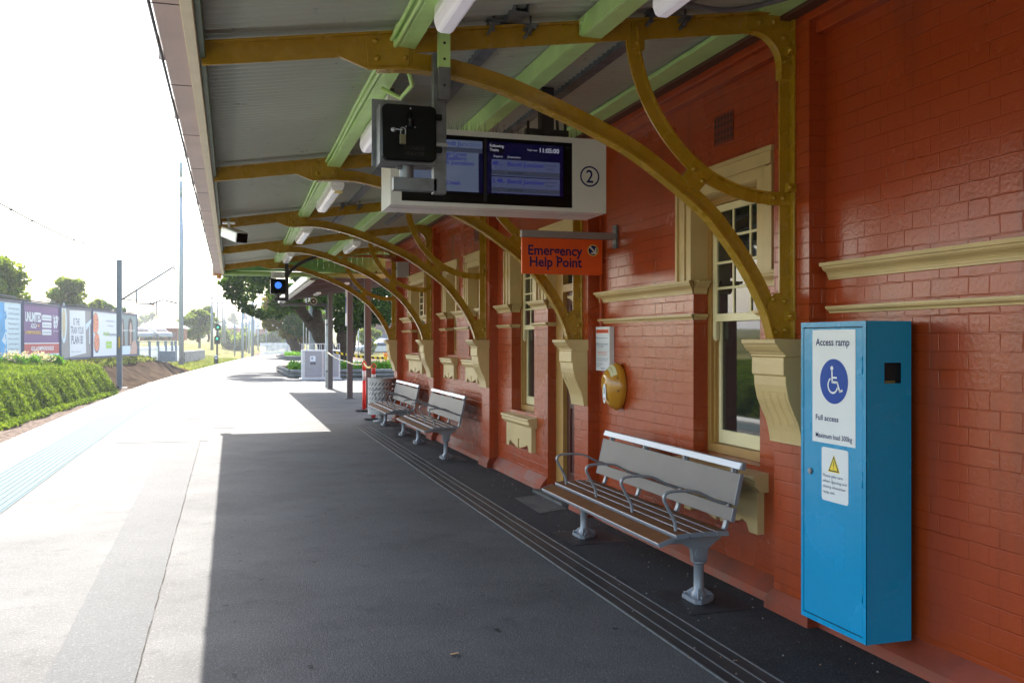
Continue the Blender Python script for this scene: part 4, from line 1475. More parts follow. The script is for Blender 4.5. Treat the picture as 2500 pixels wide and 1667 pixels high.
t = thing('help_point', 'domed yellow emergency help point on the brick wall behind the near bench', 'intercom', (3.2, 7.36, 1.0))
HPY = mat('helppoint_yellow', (0.58, 0.275, 0.025), rough=.22, var=.04, coat=.5)
m = MB(HPY)
cyz = (7.335, 1.205)
nu, nv = 40, 14
vs = []; fs = []
def hpt(a, q):
    # q 0 rim .. 1 centre : shallow dome with oval recess
    ry, rz = .152, .208
    r = 1 - q
    k = (r ** 3.0)
    x = 3.045 + .125 * k
    yy = cyz[0] + ry * r * math.cos(a); zz = cyz[1] + rz * r * math.sin(a)
    # recessed oval lower part
    d = ((yy - (cyz[0] + .012)) / .078) ** 2 + ((zz - (cyz[1] - .035)) / .122) ** 2
    if d < 1: x += .028 * sst(0, .35, 1 - d)
    return (x, yy, zz)
for j in range(nv + 1):
    for k in range(nu):
        a = 2 * PI * k / nu
        vs.append(hpt(a, j / nv * .999))
for k in range(nu):
    a = 2 * PI * k / nu
    vs.append((3.205, cyz[0] + .14 * math.cos(a), cyz[1] + .19 * math.sin(a)))
for j in range(nv):
    for k in range(nu):
        k2 = (k + 1) % nu
        fs.append((j * nu + k, j * nu + k2, (j + 1) * nu + k2, (j + 1) * nu + k))
o_ = (nv + 1) * nu
for k in range(nu):
    k2 = (k + 1) % nu
    fs.append((o_ + k, o_ + k2, k2, k))
m.add(vs, fs, True)
m.build('shell', t)
m = MB(SIGNW)
P = Pl(m, (3.066, cyz[0] + .012, cyz[1] - .06), (0, -1, 0), (0, 0, 1), (-1, 0, 0))
P.disc(0, 0, .036, SIGNW, 0, 24, ry=.085); P.disc(0, -.045, .011, mat('red_button', (.6, .02, .015), rough=.3, var=0), .003, 14)
P.rect(-.018, .0, .018, .05, mat('speaker_grey', (.45, .47, .5), rough=.6), .002)
m.build('call_panel', t, recalc=False)
m = MB(mat('cream_label', (.75, .72, .45), rough=.4, var=.02))
vs = [hpt(R(a), q) for q in (.30, .10) for a in range(35, 146, 10)]
vs = [(x - .003, y, z) for x, y, z in vs]
n_ = len(vs) // 2
m.add(vs, [(i, i + 1, n_ + i + 1, n_ + i) for i in range(n_ - 1)], True)
P = Pl(m, (3.062, cyz[0], cyz[1] + .125), (0, -1, 0), (0, 0, 1), (-1, 0, 0))
P.text('EMERGENCY', 0, .022, .014, NAVY, w=.10, align='c', d=.012); P.text('PUSH', 0, .0, .014, NAVY, w=.05, align='c', d=.014)
m.build('label', t, recalc=False)
m = MB(mat('brown_dimple', (.22, .10, .02), rough=.5))
for a in (25, -10, -60, 155, 190): 
    x, yy, zz = hpt(R(a), .12); m.sphere((x, yy, zz), (.006, .014, .010), 10, 6)
m.build('screw_recess', t)

t = thing('hanging_sign', 'orange Emergency Help Point sign hanging from a grey arm fixed to the wall', 'sign', (2.8, 7.41, 2.17))
SGREY = mat('sign_arm', (.33, .31, .33), rough=.35, metal=.3, var=.04)
m = MB(SGREY); m.box(2.335, 3.185, 7.385, 7.44, 2.472, 2.53); m.build('arm', t, bevel=.003)
m = MB(GALV); m.box(3.185, 3.209, 7.375, 7.45, 2.40, 2.60); m.use(BLKM)
for z in (2.425, 2.575):
    m.tube([(3.183, 7.41, z), (3.19, 7.41, z)], .012, 8)
m.build('wall_plate', t, bevel=.002)
m = MB(ORANGE); m.box(2.340, 3.071, 7.40, 7.425, 2.163, 2.470); m.build('panel', t, bevel=.004)
m = MB(NAVY)
P = Pl(m, (2.340, 7.3993, 2.163), (1, 0, 0), (0, 0, 1), (0, -1, 0))
P.text('Emergency', .055, 2.325 - 2.163, .080, NAVY, w=.49, bold=.018)
P.text('Help Point', .070, 2.227 - 2.163, .080, NAVY, w=.47, bold=.018)
P.disc(.642, .212, .050, YEL, .001); P.disc(.642, .212, .044, SIGNW, .0015); P.disc(.642, .212, .042, NAVY, .002)
P.line([(.615, .240), (.660, .195)], .014, SIGNW, .003)
P.line([(.628, .188), (.668, .187), (.667, .228)], .013, SIGNW, .0033)
m.build('lettering', t, recalc=False)

# ------------------------------------------------------------------ train indicator display
t = thing('train_display', 'white boxed twin screen departure display hanging under the canopy, numbered 2', 'display', (1.77, 6.26, 3.02))
BX0, BX1, BY0, BY1, BZ0, BZ1 = 1.006, 2.543, 6.06, 6.45, 2.50, 3.02
m = MB(WHITE)
ex0, ex1, ez0, ez1 = 1.080, 2.290, 2.527, 2.984
m.box(BX0, BX1, BY0 + .03, BY1, BZ0, BZ1)
m.box(BX0, ex0, BY0, BY0 + .0299, BZ0, BZ1); m.box(ex1, BX1, BY0, BY0 + .0299, BZ0, BZ1)
m.box(ex0, ex1, BY0, BY0 + .0299, BZ0, ez0); m.box(ex0, ex1, BY0, BY0 + .0299, ez1, BZ1)
m.use(GALV); m.box(BX0 + .02, BX1 - .02, 6.2, 6.204, BZ0 - .0015, BZ0 - .0005); m.box(2.28, 2.284, BY0 + .01, BY1 - .01, BZ0 - .0015, BZ0 - .0005)
m.build('case', t, recalc=False)
m = MB(BLACK); m.box(ex0, ex1, BY0 + .012, BY0 + .0295, ez0, ez1)
m.use(BLKM); m.box(1.648, 1.668, BY0 + .010, BY0 + .0115, ez0 + .02, ez1 - .01)
m.build('bezel', t)
S_LT = screen_mat('screen_pale', (100, 112, 138)); S_LT2 = screen_mat('screen_pale_right', (84, 92, 128)); S_GR = screen_mat('screen_grey', (66, 72, 92)); S_NV = screen_mat('screen_navy', (7, 6, 50))
S_TX = screen_mat('screen_blue_text', (28, 32, 140)); S_WT = screen_mat('screen_white_text', (196, 198, 215)); S_GT = screen_mat('screen_grey_text', (60, 64, 84)); S_DK = screen_mat('screen_dark_text', (22, 24, 38)); S_BK = screen_mat('screen_black', (6, 6, 10))
m = MB(S_NV)
P = Pl(m, (0, BY0 + .0115, 0), (1, 0, 0), (0, 0, 1), (0, -1, 0))
x0, x1, z0, z1 = 1.672, 2.222, 2.603, 2.958
P.rect(x0, z0, x1, z1, S_NV, .001)
P.rect(x0 + .012, z1 - .075, x0 + .12, z1 - .012, S_BK, .0015)
P.text('Following', x0 + .018, z1 - .036, .019, S_WT, w=.098, bold=.01); P.text('Trains', x0 + .018, z1 - .064, .019, S_WT, w=.062, bold=.01)
P.text('Time now', x0 + .285, z1 - .047, .012, S_WT, w=.075); P.text('11:05:00', x0 + .378, z1 - .053, .030, S_WT, w=.142, bold=.015)
P.text('Departs', x0 + .045, z1 - .104, .013, S_WT, w=.065); P.text('Destination', x0 + .145, z1 - .104, .013, S_WT, w=.092)
for k, (zt_, num, suf) in enumerate(((z1 - .118, '48', 'mins'), (z1 - .236, '2', 'hr'))):
    P.rect(x0 + .030, zt_ - .112, x1 - .025, zt_, S_LT2, .0015)
    P.rect(x0 + .030, zt_ - .106, x1 - .025, zt_ - .074, S_GR, .002)
    if k == 0:
        P.text('48', x0 + .037, zt_ - .040, .027, S_TX, w=.040, bold=.012); P.text('mins', x0 + .080, zt_ - .040, .010, S_TX, w=.036)
    else:
        P.text('2', x0 + .034, zt_ - .040, .027, S_TX, w=.018, bold=.012); P.text('hr', x0 + .054, zt_ - .040, .009, S_TX, w=.010)
        P.text('48', x0 + .068, zt_ - .040, .027, S_TX, w=.040, bold=.012); P.text('mins', x0 + .110, zt_ - .040, .009, S_TX, w=.026)
    P.text('Bondi Junction', x0 + .145, zt_ - .042, .028, S_TX, w=.262, bold=.012)
    P.text('Limited', x0 + .418, zt_ - .030, .017, S_GT, w=.080); P.text('Stops', x0 + .418, zt_ - .055, .017, S_GT, w=.062)
    P.text('via Central', x0 + .145, zt_ - .096, .016, S_DK, w=.108, bold=.006)
x0, x1 = 1.125, 1.640
P.rect(x0, z0, x1, z1, S_NV, .001)
P.rect(x0 + .01, z0 + .004, x1 - .030, z1 - .085, S_LT, .0015)
P.rect(x0 + .01, z1 - .055, x1 - .004, z1 - .004, S_LT, .002); P.rect(x0 + .01, z1 - .085, x1 - .004, z1 - .056, S_GR, .002)
P.text('Bondi Junction', x1 - .30, z1 - .042, .031, S_TX, w=.285, bold=.012)
for k, s_ in enumerate(('Kings Cross', 'Redfern', 'Bondi Junction')):
    P.text(s_, (x1 - .115) if k < 2 else (x1 - .065), z1 - (.111, .141, .171)[k], .027, S_TX, w=(.19, .15, .28)[k], bold=.012, align='r')
P.text('Martin Creek', x1 - .155, z0 + .048, .027, S_TX, w=.22, bold=.012, align='r')
m.build('screen', t, recalc=False)
m = MB(NAVY)
P = Pl(m, (0, BY0 - .0002, 0), (1, 0, 0), (0, 0, 1), (0, -1, 0))
P.ring(2.418, 2.755, .062, .073, NAVY, .001, n=48); P.text('2', 2.418, 2.712, .087, NAVY, w=.052, align='c', d=.001, bold=.012)
m.build('platform_number', t, recalc=False)
m = MB(BLKP)
P = Pl(m, (BX0 - .0002, 6.40, 2.70), (0, -1, 0), (0, 0, 1), (-1, 0, 0))
for (a, b, c) in ((.06, .12, .0), (.22, .16, .0)):
    P.ring(a, b, .028, .031, BLKP, .001, 40, 320); P.ring(a, b, .012, .014, BLKP, .001, 140, 300); P.line([(a - .02, b - .05), (a + .02, b - .05)], .004, BLKP, .001)
m.build('side_marking', t, recalc=False)
m = MB(DARKST)
m.box(2.11, 2.20, 6.2, 6.29, BZ1, 3.40); m.box(2.0, 2.32, 6.22, 6.27, BZ1 + .045, BZ1 + .085); m.tube([(2.25, 6.25, BZ1), (2.24, 6.25, BZ1 + .2), (2.19, 6.25, 3.28)], .012, 6)
for x in (2.02, 2.14, 2.20, 2.30): m.tube([(x, 6.24, BZ1), (x, 6.24, BZ1 + .14)], .010, 6)
m.build('hanger', t)
m = MB(BLKM)
for k in range(150):
    x = 1.34 + 1.16 * rnd.random(); y = 6.1 + .3 * rnd.random(); h_ = .05 + .05 * rnd.random()
    dx, dy = rnd.uniform(-.02, .02), rnd.uniform(-.02, .02)
    w = .0015
    m.add([(x - w, y, BZ1), (x + w, y, BZ1), (x + dx, y + dy, BZ1 + h_ + .03), (x, y + w, BZ1)], [(0, 1, 2), (1, 3, 2), (3, 0, 2)])
tag(m.build('bird_spike', t, recalc=False), None, None, kind='stuff')

# ------------------------------------------------------------------ guard indicators
LAMPB = mat('lamp_blue', (.01, .05, .2), rough=.2, var=0, emit=lin(20, 95, 250), estr=2 ** -EV * 1.0)
LAMPW = mat('lamp_blue_white', (.1, .2, .3), rough=.2, var=0, emit=lin(120, 205, 255), estr=2 ** -EV * .9)


def indicator(y, facing, label, far):
    t = thing('guard_indicator', label, 'signal', (.84, y, 2.48))
    m = MB(BLACK)
    x0, x1, z0, z1 = .700, .971, 2.480, 2.755
    r = .03
    pts = []
    for cx, cz, a0 in ((x1 - r, z1 - r, 0), (x0 + r, z1 - r, 90), (x0 + r, z0 + r, 180), (x1 - r, z0 + r, 270)):
        for k in range(6): a = R(a0 + 18 * k); pts.append((cx + r * math.cos(a), cz + r * math.sin(a)))
    m.prism(pts, lambda p, q, s: (p, s, q), y - .03, y)
    m.build('door' if not far else 'body', t, bevel=.006)
    if not far:
        m = MB(GALV); m.box(x0 - .006, x1 + .002, y + .001, y + .13, z0 - .012, z1 + .005); m.box(.672, .86, y + .12, y + .125, z0 - .01, 2.81); m.build('case', t, bevel=.012)
        m = MB(BLACK); m.tube([(.84, y - .045, 2.64), (.84, y - .045, 2.70), (.84, y - .03, 2.715)], [.016, .014, .01], 12); m.tube([(.84, y - .03, 2.67), (.84, y - .05, 2.67)], .016, 12)
        m.use(ALU)
        for dx, z in ((0, 2.735), (-.022, 2.645), (.022, 2.645)): m.sphere((.84 + dx, y - .035, z), .004, 8, 6)
        m.build('handle', t)
        m = MB(ALU); m.sphere((.755, y - .04, 2.625), (.014, .010, .012), 10, 8); m.tube([(.765, y - .042, 2.628), (.80, y - .042, 2.627)], .004, 8)
        m.tube(spl([(.79, y - .045, 2.60), (.79, y - .045, 2.63), (.80, y - .045, 2.637), (.812, y - .045, 2.63), (.812, y - .045, 2.60)], 3), .0035, 6)
        m.use(mat('padlock_brass', (.20, .18, .12), rough=.4, metal=.7)); m.box(.784, .814, y - .056, y - .040, 2.555, 2.603)
        m.build('padlock', t, bevel=.002, bseg=1)
        m = MB(BLKM)
        P = Pl(m, (0, y - .0302, 0), (1, 0, 0), (0, 0, 1), (0, -1, 0))
        m2 = mat('embossed_black', (.02, .02, .02), rough=.5)
        P.text('GUARDS', .86, 2.535, .018, m2, w=.10, align='c'); P.text('INDICATOR', .86, 2.507, .018, m2, w=.10, align='c')
        m.build('embossing', t, recalc=False)
        m = MB(BLACK)
        for z in (2.53, 2.69): m.mark(); m.box(.965, 1.0, y - .028, y - .004, z, z + .03)
        m.split('hinge', t, bevel=.004)
    else:
        m = MB(GALV); m.box(x0, x1, y + .001, y + .12, z0 - .01, z1 + .004); m.build('case', t, bevel=.01)
        m = MB(LAMPB)
        P = Pl(m, (.84, y - .031, 2.635), (1, 0, 0), (0, 0, 1), (0, -1, 0))
        P.disc(0, 0, .065, LAMPB, .001, 28)
        for rr, nn in ((0, 1), (.018, 6), (.036, 12), (.053, 18)):
            for k in range(nn): P.disc(rr * math.cos(2 * PI * k / nn), rr * math.sin(2 * PI * k / nn), .0062, LAMPW, .002, 8)
        m.build('lamp', t, recalc=False)
        m = MB(SIGNW); m.box(.705, .955, y - .012, y - .006, 2.765, 2.885)
        P = Pl(m, (.83, y - .013, 2.765), (1, 0, 0), (0, 0, 1), (0, -1, 0))
        P.text('GUARDS', 0, .075, .024, BLKP, w=.13, align='c'); P.text('INDICATOR', 0, .032, .024, BLKP, w=.18, align='c')
        m.build('name_plate', t, recalc=False)
    M_ = GALV if not far else DARKST
    m = MB(M_)
    m.tube([(.835, y + .05, 2.475), (.835, y + .05, 2.405)], .036, 16)
    m.tube([(.78, y + .03, 2.455), (.81, y + .03, 2.455)], .009, 8)
    m.box(.765, .985, y + .02, y + .075, 2.345, 2.408)
    m.build('support_arm', t, bevel=.002)
    m = MB(M_)
    m.box(.967, 1.032, y + .02, y + .075, 2.335, 3.04 if not far else 3.30)
    if not far: m.use(ALU); m.box(.96, 1.035, y + .0, y + .02, 2.565, 2.585); m.use(M_)
    m.build('hanger_post', t, bevel=.002)
    if not far:
        m = MB(GREEN); m.box(.985, 1.045, y - .012, y - .004, 2.96, 3.165); m.box(.985, .993, y - .004, y + .02, 2.96, 3.165)
        m.use(GALV); m.box(.986, 1.046, y - .013, y - .003, 2.80, 2.96); m.box(.986, .994, y - .003, y + .019, 2.80, 2.96)
        m.use(BLKM)
        for z in (2.87, 3.0, 3.08): m.tube([(1.015, y - .0145, z), (1.015, y - .011, z)], .007, 8)
        m.build('hanger_bracket', t)
    return t


indicator(4.50, -1, 'black square signal box with padlock hanging in front of the departure display, seen from behind', False)
t2 = indicator(17.85, -1, 'small black guard indicator with round blue lamp lit, under the far canopy end', True)
m = MB(DARKST); m.tube(spl([(1.0, 17.9, 2.78), (1.06, 17.9, 2.90), (1.25, 17.9, 3.06), (1.55, 17.9, 3.20)]), .03, 8); m.build('brace', t2)

# CCTV camera at the eaves
t = thing('security_camera', 'white box security camera hanging from the canopy eaves', 'camera', (-.02, 10.8, 2.93))
m = MB(WHITE)
m.obox((.03, 10.95, 2.80), (.36, -.90, -.24), (.93, .36, 0), (.09, -.22, .97), .46, .14, .12)
m.build('housing', t, bevel=.012)
m = MB(BLACK); m.obox((.114, 10.74, 2.743), (.36, -.90, -.24), (.93, .36, 0), (.09, -.22, .97), .012, .125, .108); m.build('lens_window', t, bevel=.006)
m = MB(WHITE); m.tube([(-.04, 11.05, 3.0), (-.02, 11.05, 2.88), (.02, 11.0, 2.84)], .016, 8); m.box(-.1, .04, 10.98, 11.1, 2.935, 2.95); m.build('bracket', t)

# ------------------------------------------------------------------ bin and bollards
t = thing('litter_bin', 'round perforated steel litter bin behind the farthest bench', 'bin', (2.835, 18.2, 0))
PERF = bpy.data.materials.new('perforated_steel'); PERF.use_nodes = True
nt = PERF.node_tree; p = nt.nodes['Principled BSDF']; p.inputs['Base Color'].default_value = (.33, .33, .34, 1); p.inputs['Metallic'].default_value = .5; p.inputs['Roughness'].default_value = .4
m = MB(MATS['galvanised_steel'])
cx, cy, rr = 2.835, 18.20, .262
BINS = mat('bin_steel', (.40, .39, .40), rough=.4, metal=.4, var=.1)
m = MB(BINS)
# shell with real slanted slots : build a grid and leave cells out
NC, NR = 176, 60
vs = [(cx + rr * math.cos(2 * PI * k / NC), cy + rr * math.sin(2 * PI * k / NC), .15 + .71 * j / NR) for j in range(NR + 1) for k in range(NC)]
fs = []
def slot(k, j):
    if j < 7 or j > 52: return False
    jj = (j - 7) % 8; kk = k % 8
    return 1 <= jj <= 5 and (jj) <= kk + 0 <= jj + 1.9
for j in range(NR):
    for k in range(NC):
        if slot(k, j): continue
        k2 = (k + 1) % NC
        fs.append((j * NC + k, j * NC + k2, (j + 1) * NC + k2, (j + 1) * NC + k))
m.add(vs, fs, True)
m.tube([(cx, cy, .852), (cx, cy, .865)], rr + .006, 48, cap=False)
m.build('shell', t, recalc=False)
m = MB(BLKM); m.tube([(cx, cy, .17), (cx, cy, .84)], rr - .06, 32); m.build('liner', t)
m = MB(BINS); m.tube([(cx, cy, .0), (cx, cy, .17)], .06, 16); m.tube([(cx, cy, .0), (cx, cy, .02)], .16, 20); m.build('stand', t)

BR = mat('bollard_red', (.78, .035, .02), rough=.4, var=.06); BW = mat('bollard_white', (.72, .68, .66), rough=.4, var=.05); RUB = mat('black_rubber', (.018, .018, .02), rough=.7)


def bollard(x, y, label):
    t = thing('safety_bollard', label, 'bollard', (x, y, 0), 'red plastic safety bollards by the bin')
    m = MB(BR)
    m.tube([(x, y, .04), (x, y, .70)], .042, 16); m.tube([(x, y, .92), (x, y, 1.02), (x, y, 1.04), (x, y, 1.05)], [.042, .042, .036, .02], 16)
    m.use(BW); m.tube([(x, y, .70), (x, y, .92)], .0425, 16)
    m.build('post', t)
    m = MB(BR); m.tube(spl([(x - .038, y, 1.05), (x - .04, y, 1.09), (x, y, 1.13), (x + .04, y, 1.09), (x + .038, y, 1.05)], 4), .014, 8); m.build('handle', t)
    m = MB(RUB)
    pts = [(.20 * math.cos(2 * PI * (k + .5) / 8), .20 * math.sin(2 * PI * (k + .5) / 8)) for k in range(8)]
    m.prism(pts, lambda p, q, s: (x + p, y + q, s), 0.002, .045); m.build('base', t, bevel=.012)


bollard(2.745, 18.60, 'red bollard close behind the perforated bin, nearest the benches')
bollard(2.87, 20.9, 'red and white bollard standing just beyond the perforated bin')
TAPE = mat('hazard_tape', (.85, .62, .02), rough=.4, var=0); TAPEB = BLKP; TAPEW = mat('chain_white', (.75, .74, .72), rough=.5)
t = thing('barrier_tape', 'yellow and black hazard tape strung between the brown posts', 'tape', (3.1, 26, 1.1))
a, b, c = Vector((3.14, 30.78, 1.22)), Vector((3.16, 25.5, 1.16)), Vector((3.20, 22.0, 1.12))
m = MB(TAPE)
for p0, p1 in ((a + Vector((.1, 0, 0)), Vector((4.9, 30.3, 1.02))),):
    n = 22
    for k in range(n):
        q0 = p0.lerp(p1, k / n); q1 = p0.lerp(p1, (k + 1) / n)
        m.use(TAPE if k % 2 else TAPEB)
        z = -.06 * math.sin(PI * k / n); z2 = -.06 * math.sin(PI * (k + 1) / n)
        m.add([q0 + Vector((0, 0, z - .04)), q1 + Vector((.03, 0, z2 - .04)), q1 + Vector((0, 0, z2 + .04)), q0 + Vector((-.03, 0, z + .04))], [(0, 1, 2, 3)])
m.build('tape_strip', t, recalc=False)
m = MB(TAPEW); pts = []
for p0, p1 in ((Vector((3.04, 30.8, 1.20)), Vector((3.05, 25.6, 1.02))), (Vector((3.05, 25.6, 1.02)), Vector((2.87, 20.9, 1.08))), (Vector((2.87, 20.9, 1.08)), Vector((2.70, 18.57, 1.07)))):
    for k in range(9):
        q = p0.lerp(p1, k / 9); pts.append((q.x, q.y, q.z - .05 * math.sin(PI * k / 9)))
m.tube(pts, .014, 6)
for q in pts[::2]:
    m.use(TAPE); m.box(q[0] - .018, q[0] + .018, q[1] - .08, q[1] + .08, q[2] - .018, q[2] + .018)
m.build('rope', t)

# ------------------------------------------------------------------ far grey canopy
t = thing('grey_shelter', 'low grey steel platform shelter beyond the red building', 'shelter', (3.1, 26, 0))
for y in (22.15, 25.64, 30.87):
    m = MB(POSTG); m.box(3.05, 3.20, y - .075, y + .075, 0, 3.25); m.box(3.0, 3.25, y - .12, y + .12, 0, .02); m.build('post', t, bevel=.008)
m = MB(mat('rafter_brown', (.085, .07, .072), rough=.5, var=.08))
zr = lambda x: 2.89 + .165 * (x - 1.7)
for y in (19.7, 22.15, 25.64, 29.0, 30.87):
    m.mark(); m.prism([(1.66, zr(1.66) - .01), (1.66, zr(1.66) + .16), (4.8, zr(4.8) + .16), (4.8, zr(4.8) - .01)], lambda p, q, s: (p, s, q), y - .05, y + .05)
m.split('rafter', t)
m = MB(mat('shelter_sheet', (.50, .47, .44), rough=.5, var=.1))
vs = []; fs = []
nn = 220
for i in range(nn + 1):
    y = 19.5 + (32.0 - 19.5) * i / nn
    for x in (1.55, 4.9): vs.append((x, y, zr(x) + .19 + (.012 if i % 4 < 2 else -.012)))
for i in range(nn): fs.append((2 * i, 2 * i + 1, 2 * i + 3, 2 * i + 2))
m.add(vs, fs)
m.build('roof', t, recalc=False)
m = MB(mat('shelter_fascia', (.62, .60, .58), rough=.4)); m.box(1.50, 1.56, 19.5, 32.0, 2.86, 3.03); m.box(1.56, 1.66, 19.5, 32.0, 2.83, 2.85); m.build('gutter', t, bevel=.005)
m = MB(POSTG); m.tube(spl([(1.52, 31.1, 2.86), (1.62, 31.15, 2.76), (1.85, 31.2, 2.79), (2.9, 31.2, 2.79), (3.02, 31.2, 2.75), (3.05, 31.2, 2.60), (3.05, 31.2, 2.30)], 4), .055, 10)
m.use(mat('pvc_pale', (.55, .57, .57), rough=.4)); m.tube([(3.05, 31.2, 2.30), (3.05, 31.2, .02)], .06, 10); m.build('downpipe', t)
m = MB(GALV)
for z in (.55, 2.1): m.mark(); m.box(3.0, 3.2, 31.1, 31.25, z, z + .05)
m.split('pipe_clip', t)
m = MB(CLRD)
for (x, y) in ((2.35, 27), (2.7, 23.2)): m.mark(); m.box(x, x + .12, y, y + 1.2, zr(x) - .06, zr(x) - .005)
m.split('light_tube', t, bevel=.01)
m = MB(mat('horn_cream', (.55, .5, .4), rough=.4)); 
m.tube([(2.38, 29.0, 2.80), (2.40, 28.85, 2.80), (2.41, 28.75, 2.80)], [.03, .06, .115], 16, cap=False); m.use(BLKM); m.tube([(2.405, 28.80, 2.80), (2.40, 28.84, 2.80)], .08, 16); m.use(MATS['horn_cream']); m.tube([(2.41, 28.77, 2.80), (2.40, 28.84, 2.80)], .03, 12)
tag(m.build('horn_speaker', None), 'small round horn speaker under the grey shelter', 'speaker')
m = MB(SIGNW); m.box(3.02, 3.048, 25.5, 25.78, 2.0, 3.05); m.use(BLUEP); m.box(3.0185, 3.0195, 25.52, 25.76, 2.35, 2.8)
tag(m.build('blade_sign', None), 'narrow white and blue sign fixed to the middle brown post', 'sign')

# ------------------------------------------------------------------ grey twin cabinet
t = thing('equipment_cabinet', 'pale grey twin door equipment cabinet with railing on top, past the shelter', 'cabinet', (3.5, 38.5, 0))
CABG = mat('cabinet_grey', (.34, .33, .34), rough=.4, metal=.2, var=.05); CABL = mat('cabinet_trim', (.60, .62, .63), rough=.35, metal=.4, var=.05)
m = MB(CABL); m.box(2.75, 4.27, 38.2, 39.0, .05, 1.21); m.box(2.68, 4.33, 38.12, 39.05, 0, .05); m.build('frame', t, bevel=.01)
for a, b in ((2.85, 3.53), (3.60, 4.20)):
    m = MB(CABG); m.box(a, b, 38.17, 38.199, .12, 1.16); m.box(a + .6, a + .62, 38.15, 38.17, .65, .75); m.build('door', t, bevel=.006)
m = MB(SIGNW); P = Pl(m, (3.05, 38.168, .62), (1, 0, 0), (0, 0, 1), (0, -1, 0)); P.rect(0, .13, .22, .35, SIGNW); P.rect(.02, .0, .22, .09, BLKP); P.rect(.05, .2, .12, .3, CABG, .002); P.text('Danger', .12, .03, .035, SIGNW, w=.14, align='c')
m.build('notice', t, recalc=False)
m = MB(CABL)
m.bar((2.77, 38.25, 1.46), (4.25, 38.25, 1.46), .03, .03); m.bar((2.77, 38.95, 1.46), (4.25, 38.95, 1.46), .03, .03)
for x in np.linspace(2.77, 4.25, 9): m.bar((x, 38.25, 1.2), (x, 38.25, 1.46), .018, .018); m.bar((x, 38.95, 1.2), (x, 38.95, 1.46), .018, .018)
m.build('railing', t)
m = MB(mat('leaf_litter', (.30, .16, .07), rough=.8)); m.add([(1.06, 4.56, .008), (1.10, 4.55, .016), (1.11, 4.58, .012), (1.07, 4.59, .006)], [(0, 1, 2, 3)])
tag(m.build('fallen_leaf', None, recalc=False), 'small dry brown leaf lying on the shaded asphalt', 'leaf')

# ------------------------------------------------------------------ foliage helpers
nr_ = np.random.RandomState(11)


def leaves(name, pts, size, m, root=None, aspect=1.7, up=0.0):
    """pts (n,3) array of leaf centres; each leaf is a small folded blade"""
    n = len(pts)
    d = nr_.normal(size=(n, 3)); d[:, 2] += up; d /= np.linalg.norm(d, axis=1)[:, None]
    s = nr_.normal(size=(n, 3)); s -= d * (s * d).sum(1)[:, None]; s /= np.linalg.norm(s, axis=1)[:, None]
    nn = np.cross(d, s)
    sz = size * nr_.uniform(.6, 1.35, n)[:, None]
    a = pts - d * sz * aspect / 2
    b = pts + s * sz * .5 + nn * sz * .12
    c = pts + d * sz * aspect / 2
    e = pts - s * sz * .5 + nn * sz * .12
    V = np.stack([a, b, c, e], 1).reshape(-1, 3)
    off = np.zeros(3)
    r = root
    while r is not None:
        off += np.array(r.location); r = r.parent
    V = V - off
    me = bpy.data.meshes.new(name)
    me.vertices.add(4 * n); me.vertices.foreach_set('co', V.astype(np.float32).ravel())
    me.loops.add(4 * n); me.loops.foreach_set('vertex_index', np.arange(4 * n, dtype=np.int32))
    me.polygons.add(n); me.polygons.foreach_set('loop_start', np.arange(0, 4 * n, 4, dtype=np.int32)); me.polygons.foreach_set('loop_total', np.full(n, 4, dtype=np.int32))
    me.update(calc_edges=True)
    me.materials.append(m)
    o = bpy.data.objects.new(name, me); COL.objects.link(o)
    if root is not None: o.parent = root
    return o


def clumps(cs, n, shell=.55):
    """n points spread in ellipsoidal clumps (x,y,z,rx,ry,rz)"""
    cs = np.array(cs, float)
    w = cs[:, 3] * cs[:, 4] * cs[:, 5]; w = w ** .7; w /= w.sum()
    idx = nr_.choice(len(cs), n, p=w)
    d = nr_.normal(size=(n, 3)); d /= np.linalg.norm(d, axis=1)[:, None]
    r = nr_.uniform(shell ** 3, 1, n) ** (1 / 3.)
    r *= 1 + .12 * np.sin(d[:, 0] * 7 + idx) * np.sin(d[:, 2] * 9 + idx * 2)
    return cs[idx, :3] + d * r[:, None] * cs[idx, 3:6]


def tree(u, v, D, w_px, top_v, bot_v, label, m=None, n=5000, leaf=.16, nclump=22, seed=1, group=None, name='tree', zb=None, squash=1.0, cat='tree'):
    rr = random.Random(seed)
    b = at(u, v, D)
    zb = b[2] if zb is None else zb
    W = w_px / FPX * D
    z1 = EYE - (top_v - HZ) / FPX * D; z0 = EYE - (bot_v - HZ) / FPX * D
    t = thing(name, label, cat, (b[0], b[1], zb), group)
    cs = []
    for k in range(nclump):
        a = rr.uniform(0, 2 * PI); q = math.sqrt(rr.random()); hz = rr.uniform(.06, .94)
        env = math.sin(PI * min(1, max(0, hz * .85 + .12))) ** .6
        r = W * rr.uniform(.13, .24)
        cs.append((b[0] + math.cos(a) * q * W * .40 * env, b[1] + math.sin(a) * q * W * .40 * env, z0 + (z1 - z0) * hz, r, r, r * .75))
    leaves('crown', clumps(cs, n), leaf, m or LEAFM, t)
    mb = MB(BARK)
    top = (b[0], b[1], z0 + (z1 - z0) * .6)
    rt = W * .035 + .06
    mb.tube([(b[0], b[1], zb - .3), (b[0] + .05 * W, b[1], (zb + z0) / 2), top], [rt * 1.3, rt, rt * .4], 8)
    for k in range(0, nclump, 3):
        c = cs[k]
        mb.tube([(b[0], b[1], z0 * .7 + zb * .3), ((b[0] + c[0]) / 2, (b[1] + c[1]) / 2, (z0 + c[2]) / 2), c[:3]], [rt * .5, rt * .3, rt * .1], 5)
    mb.build('trunk', t)
    return t


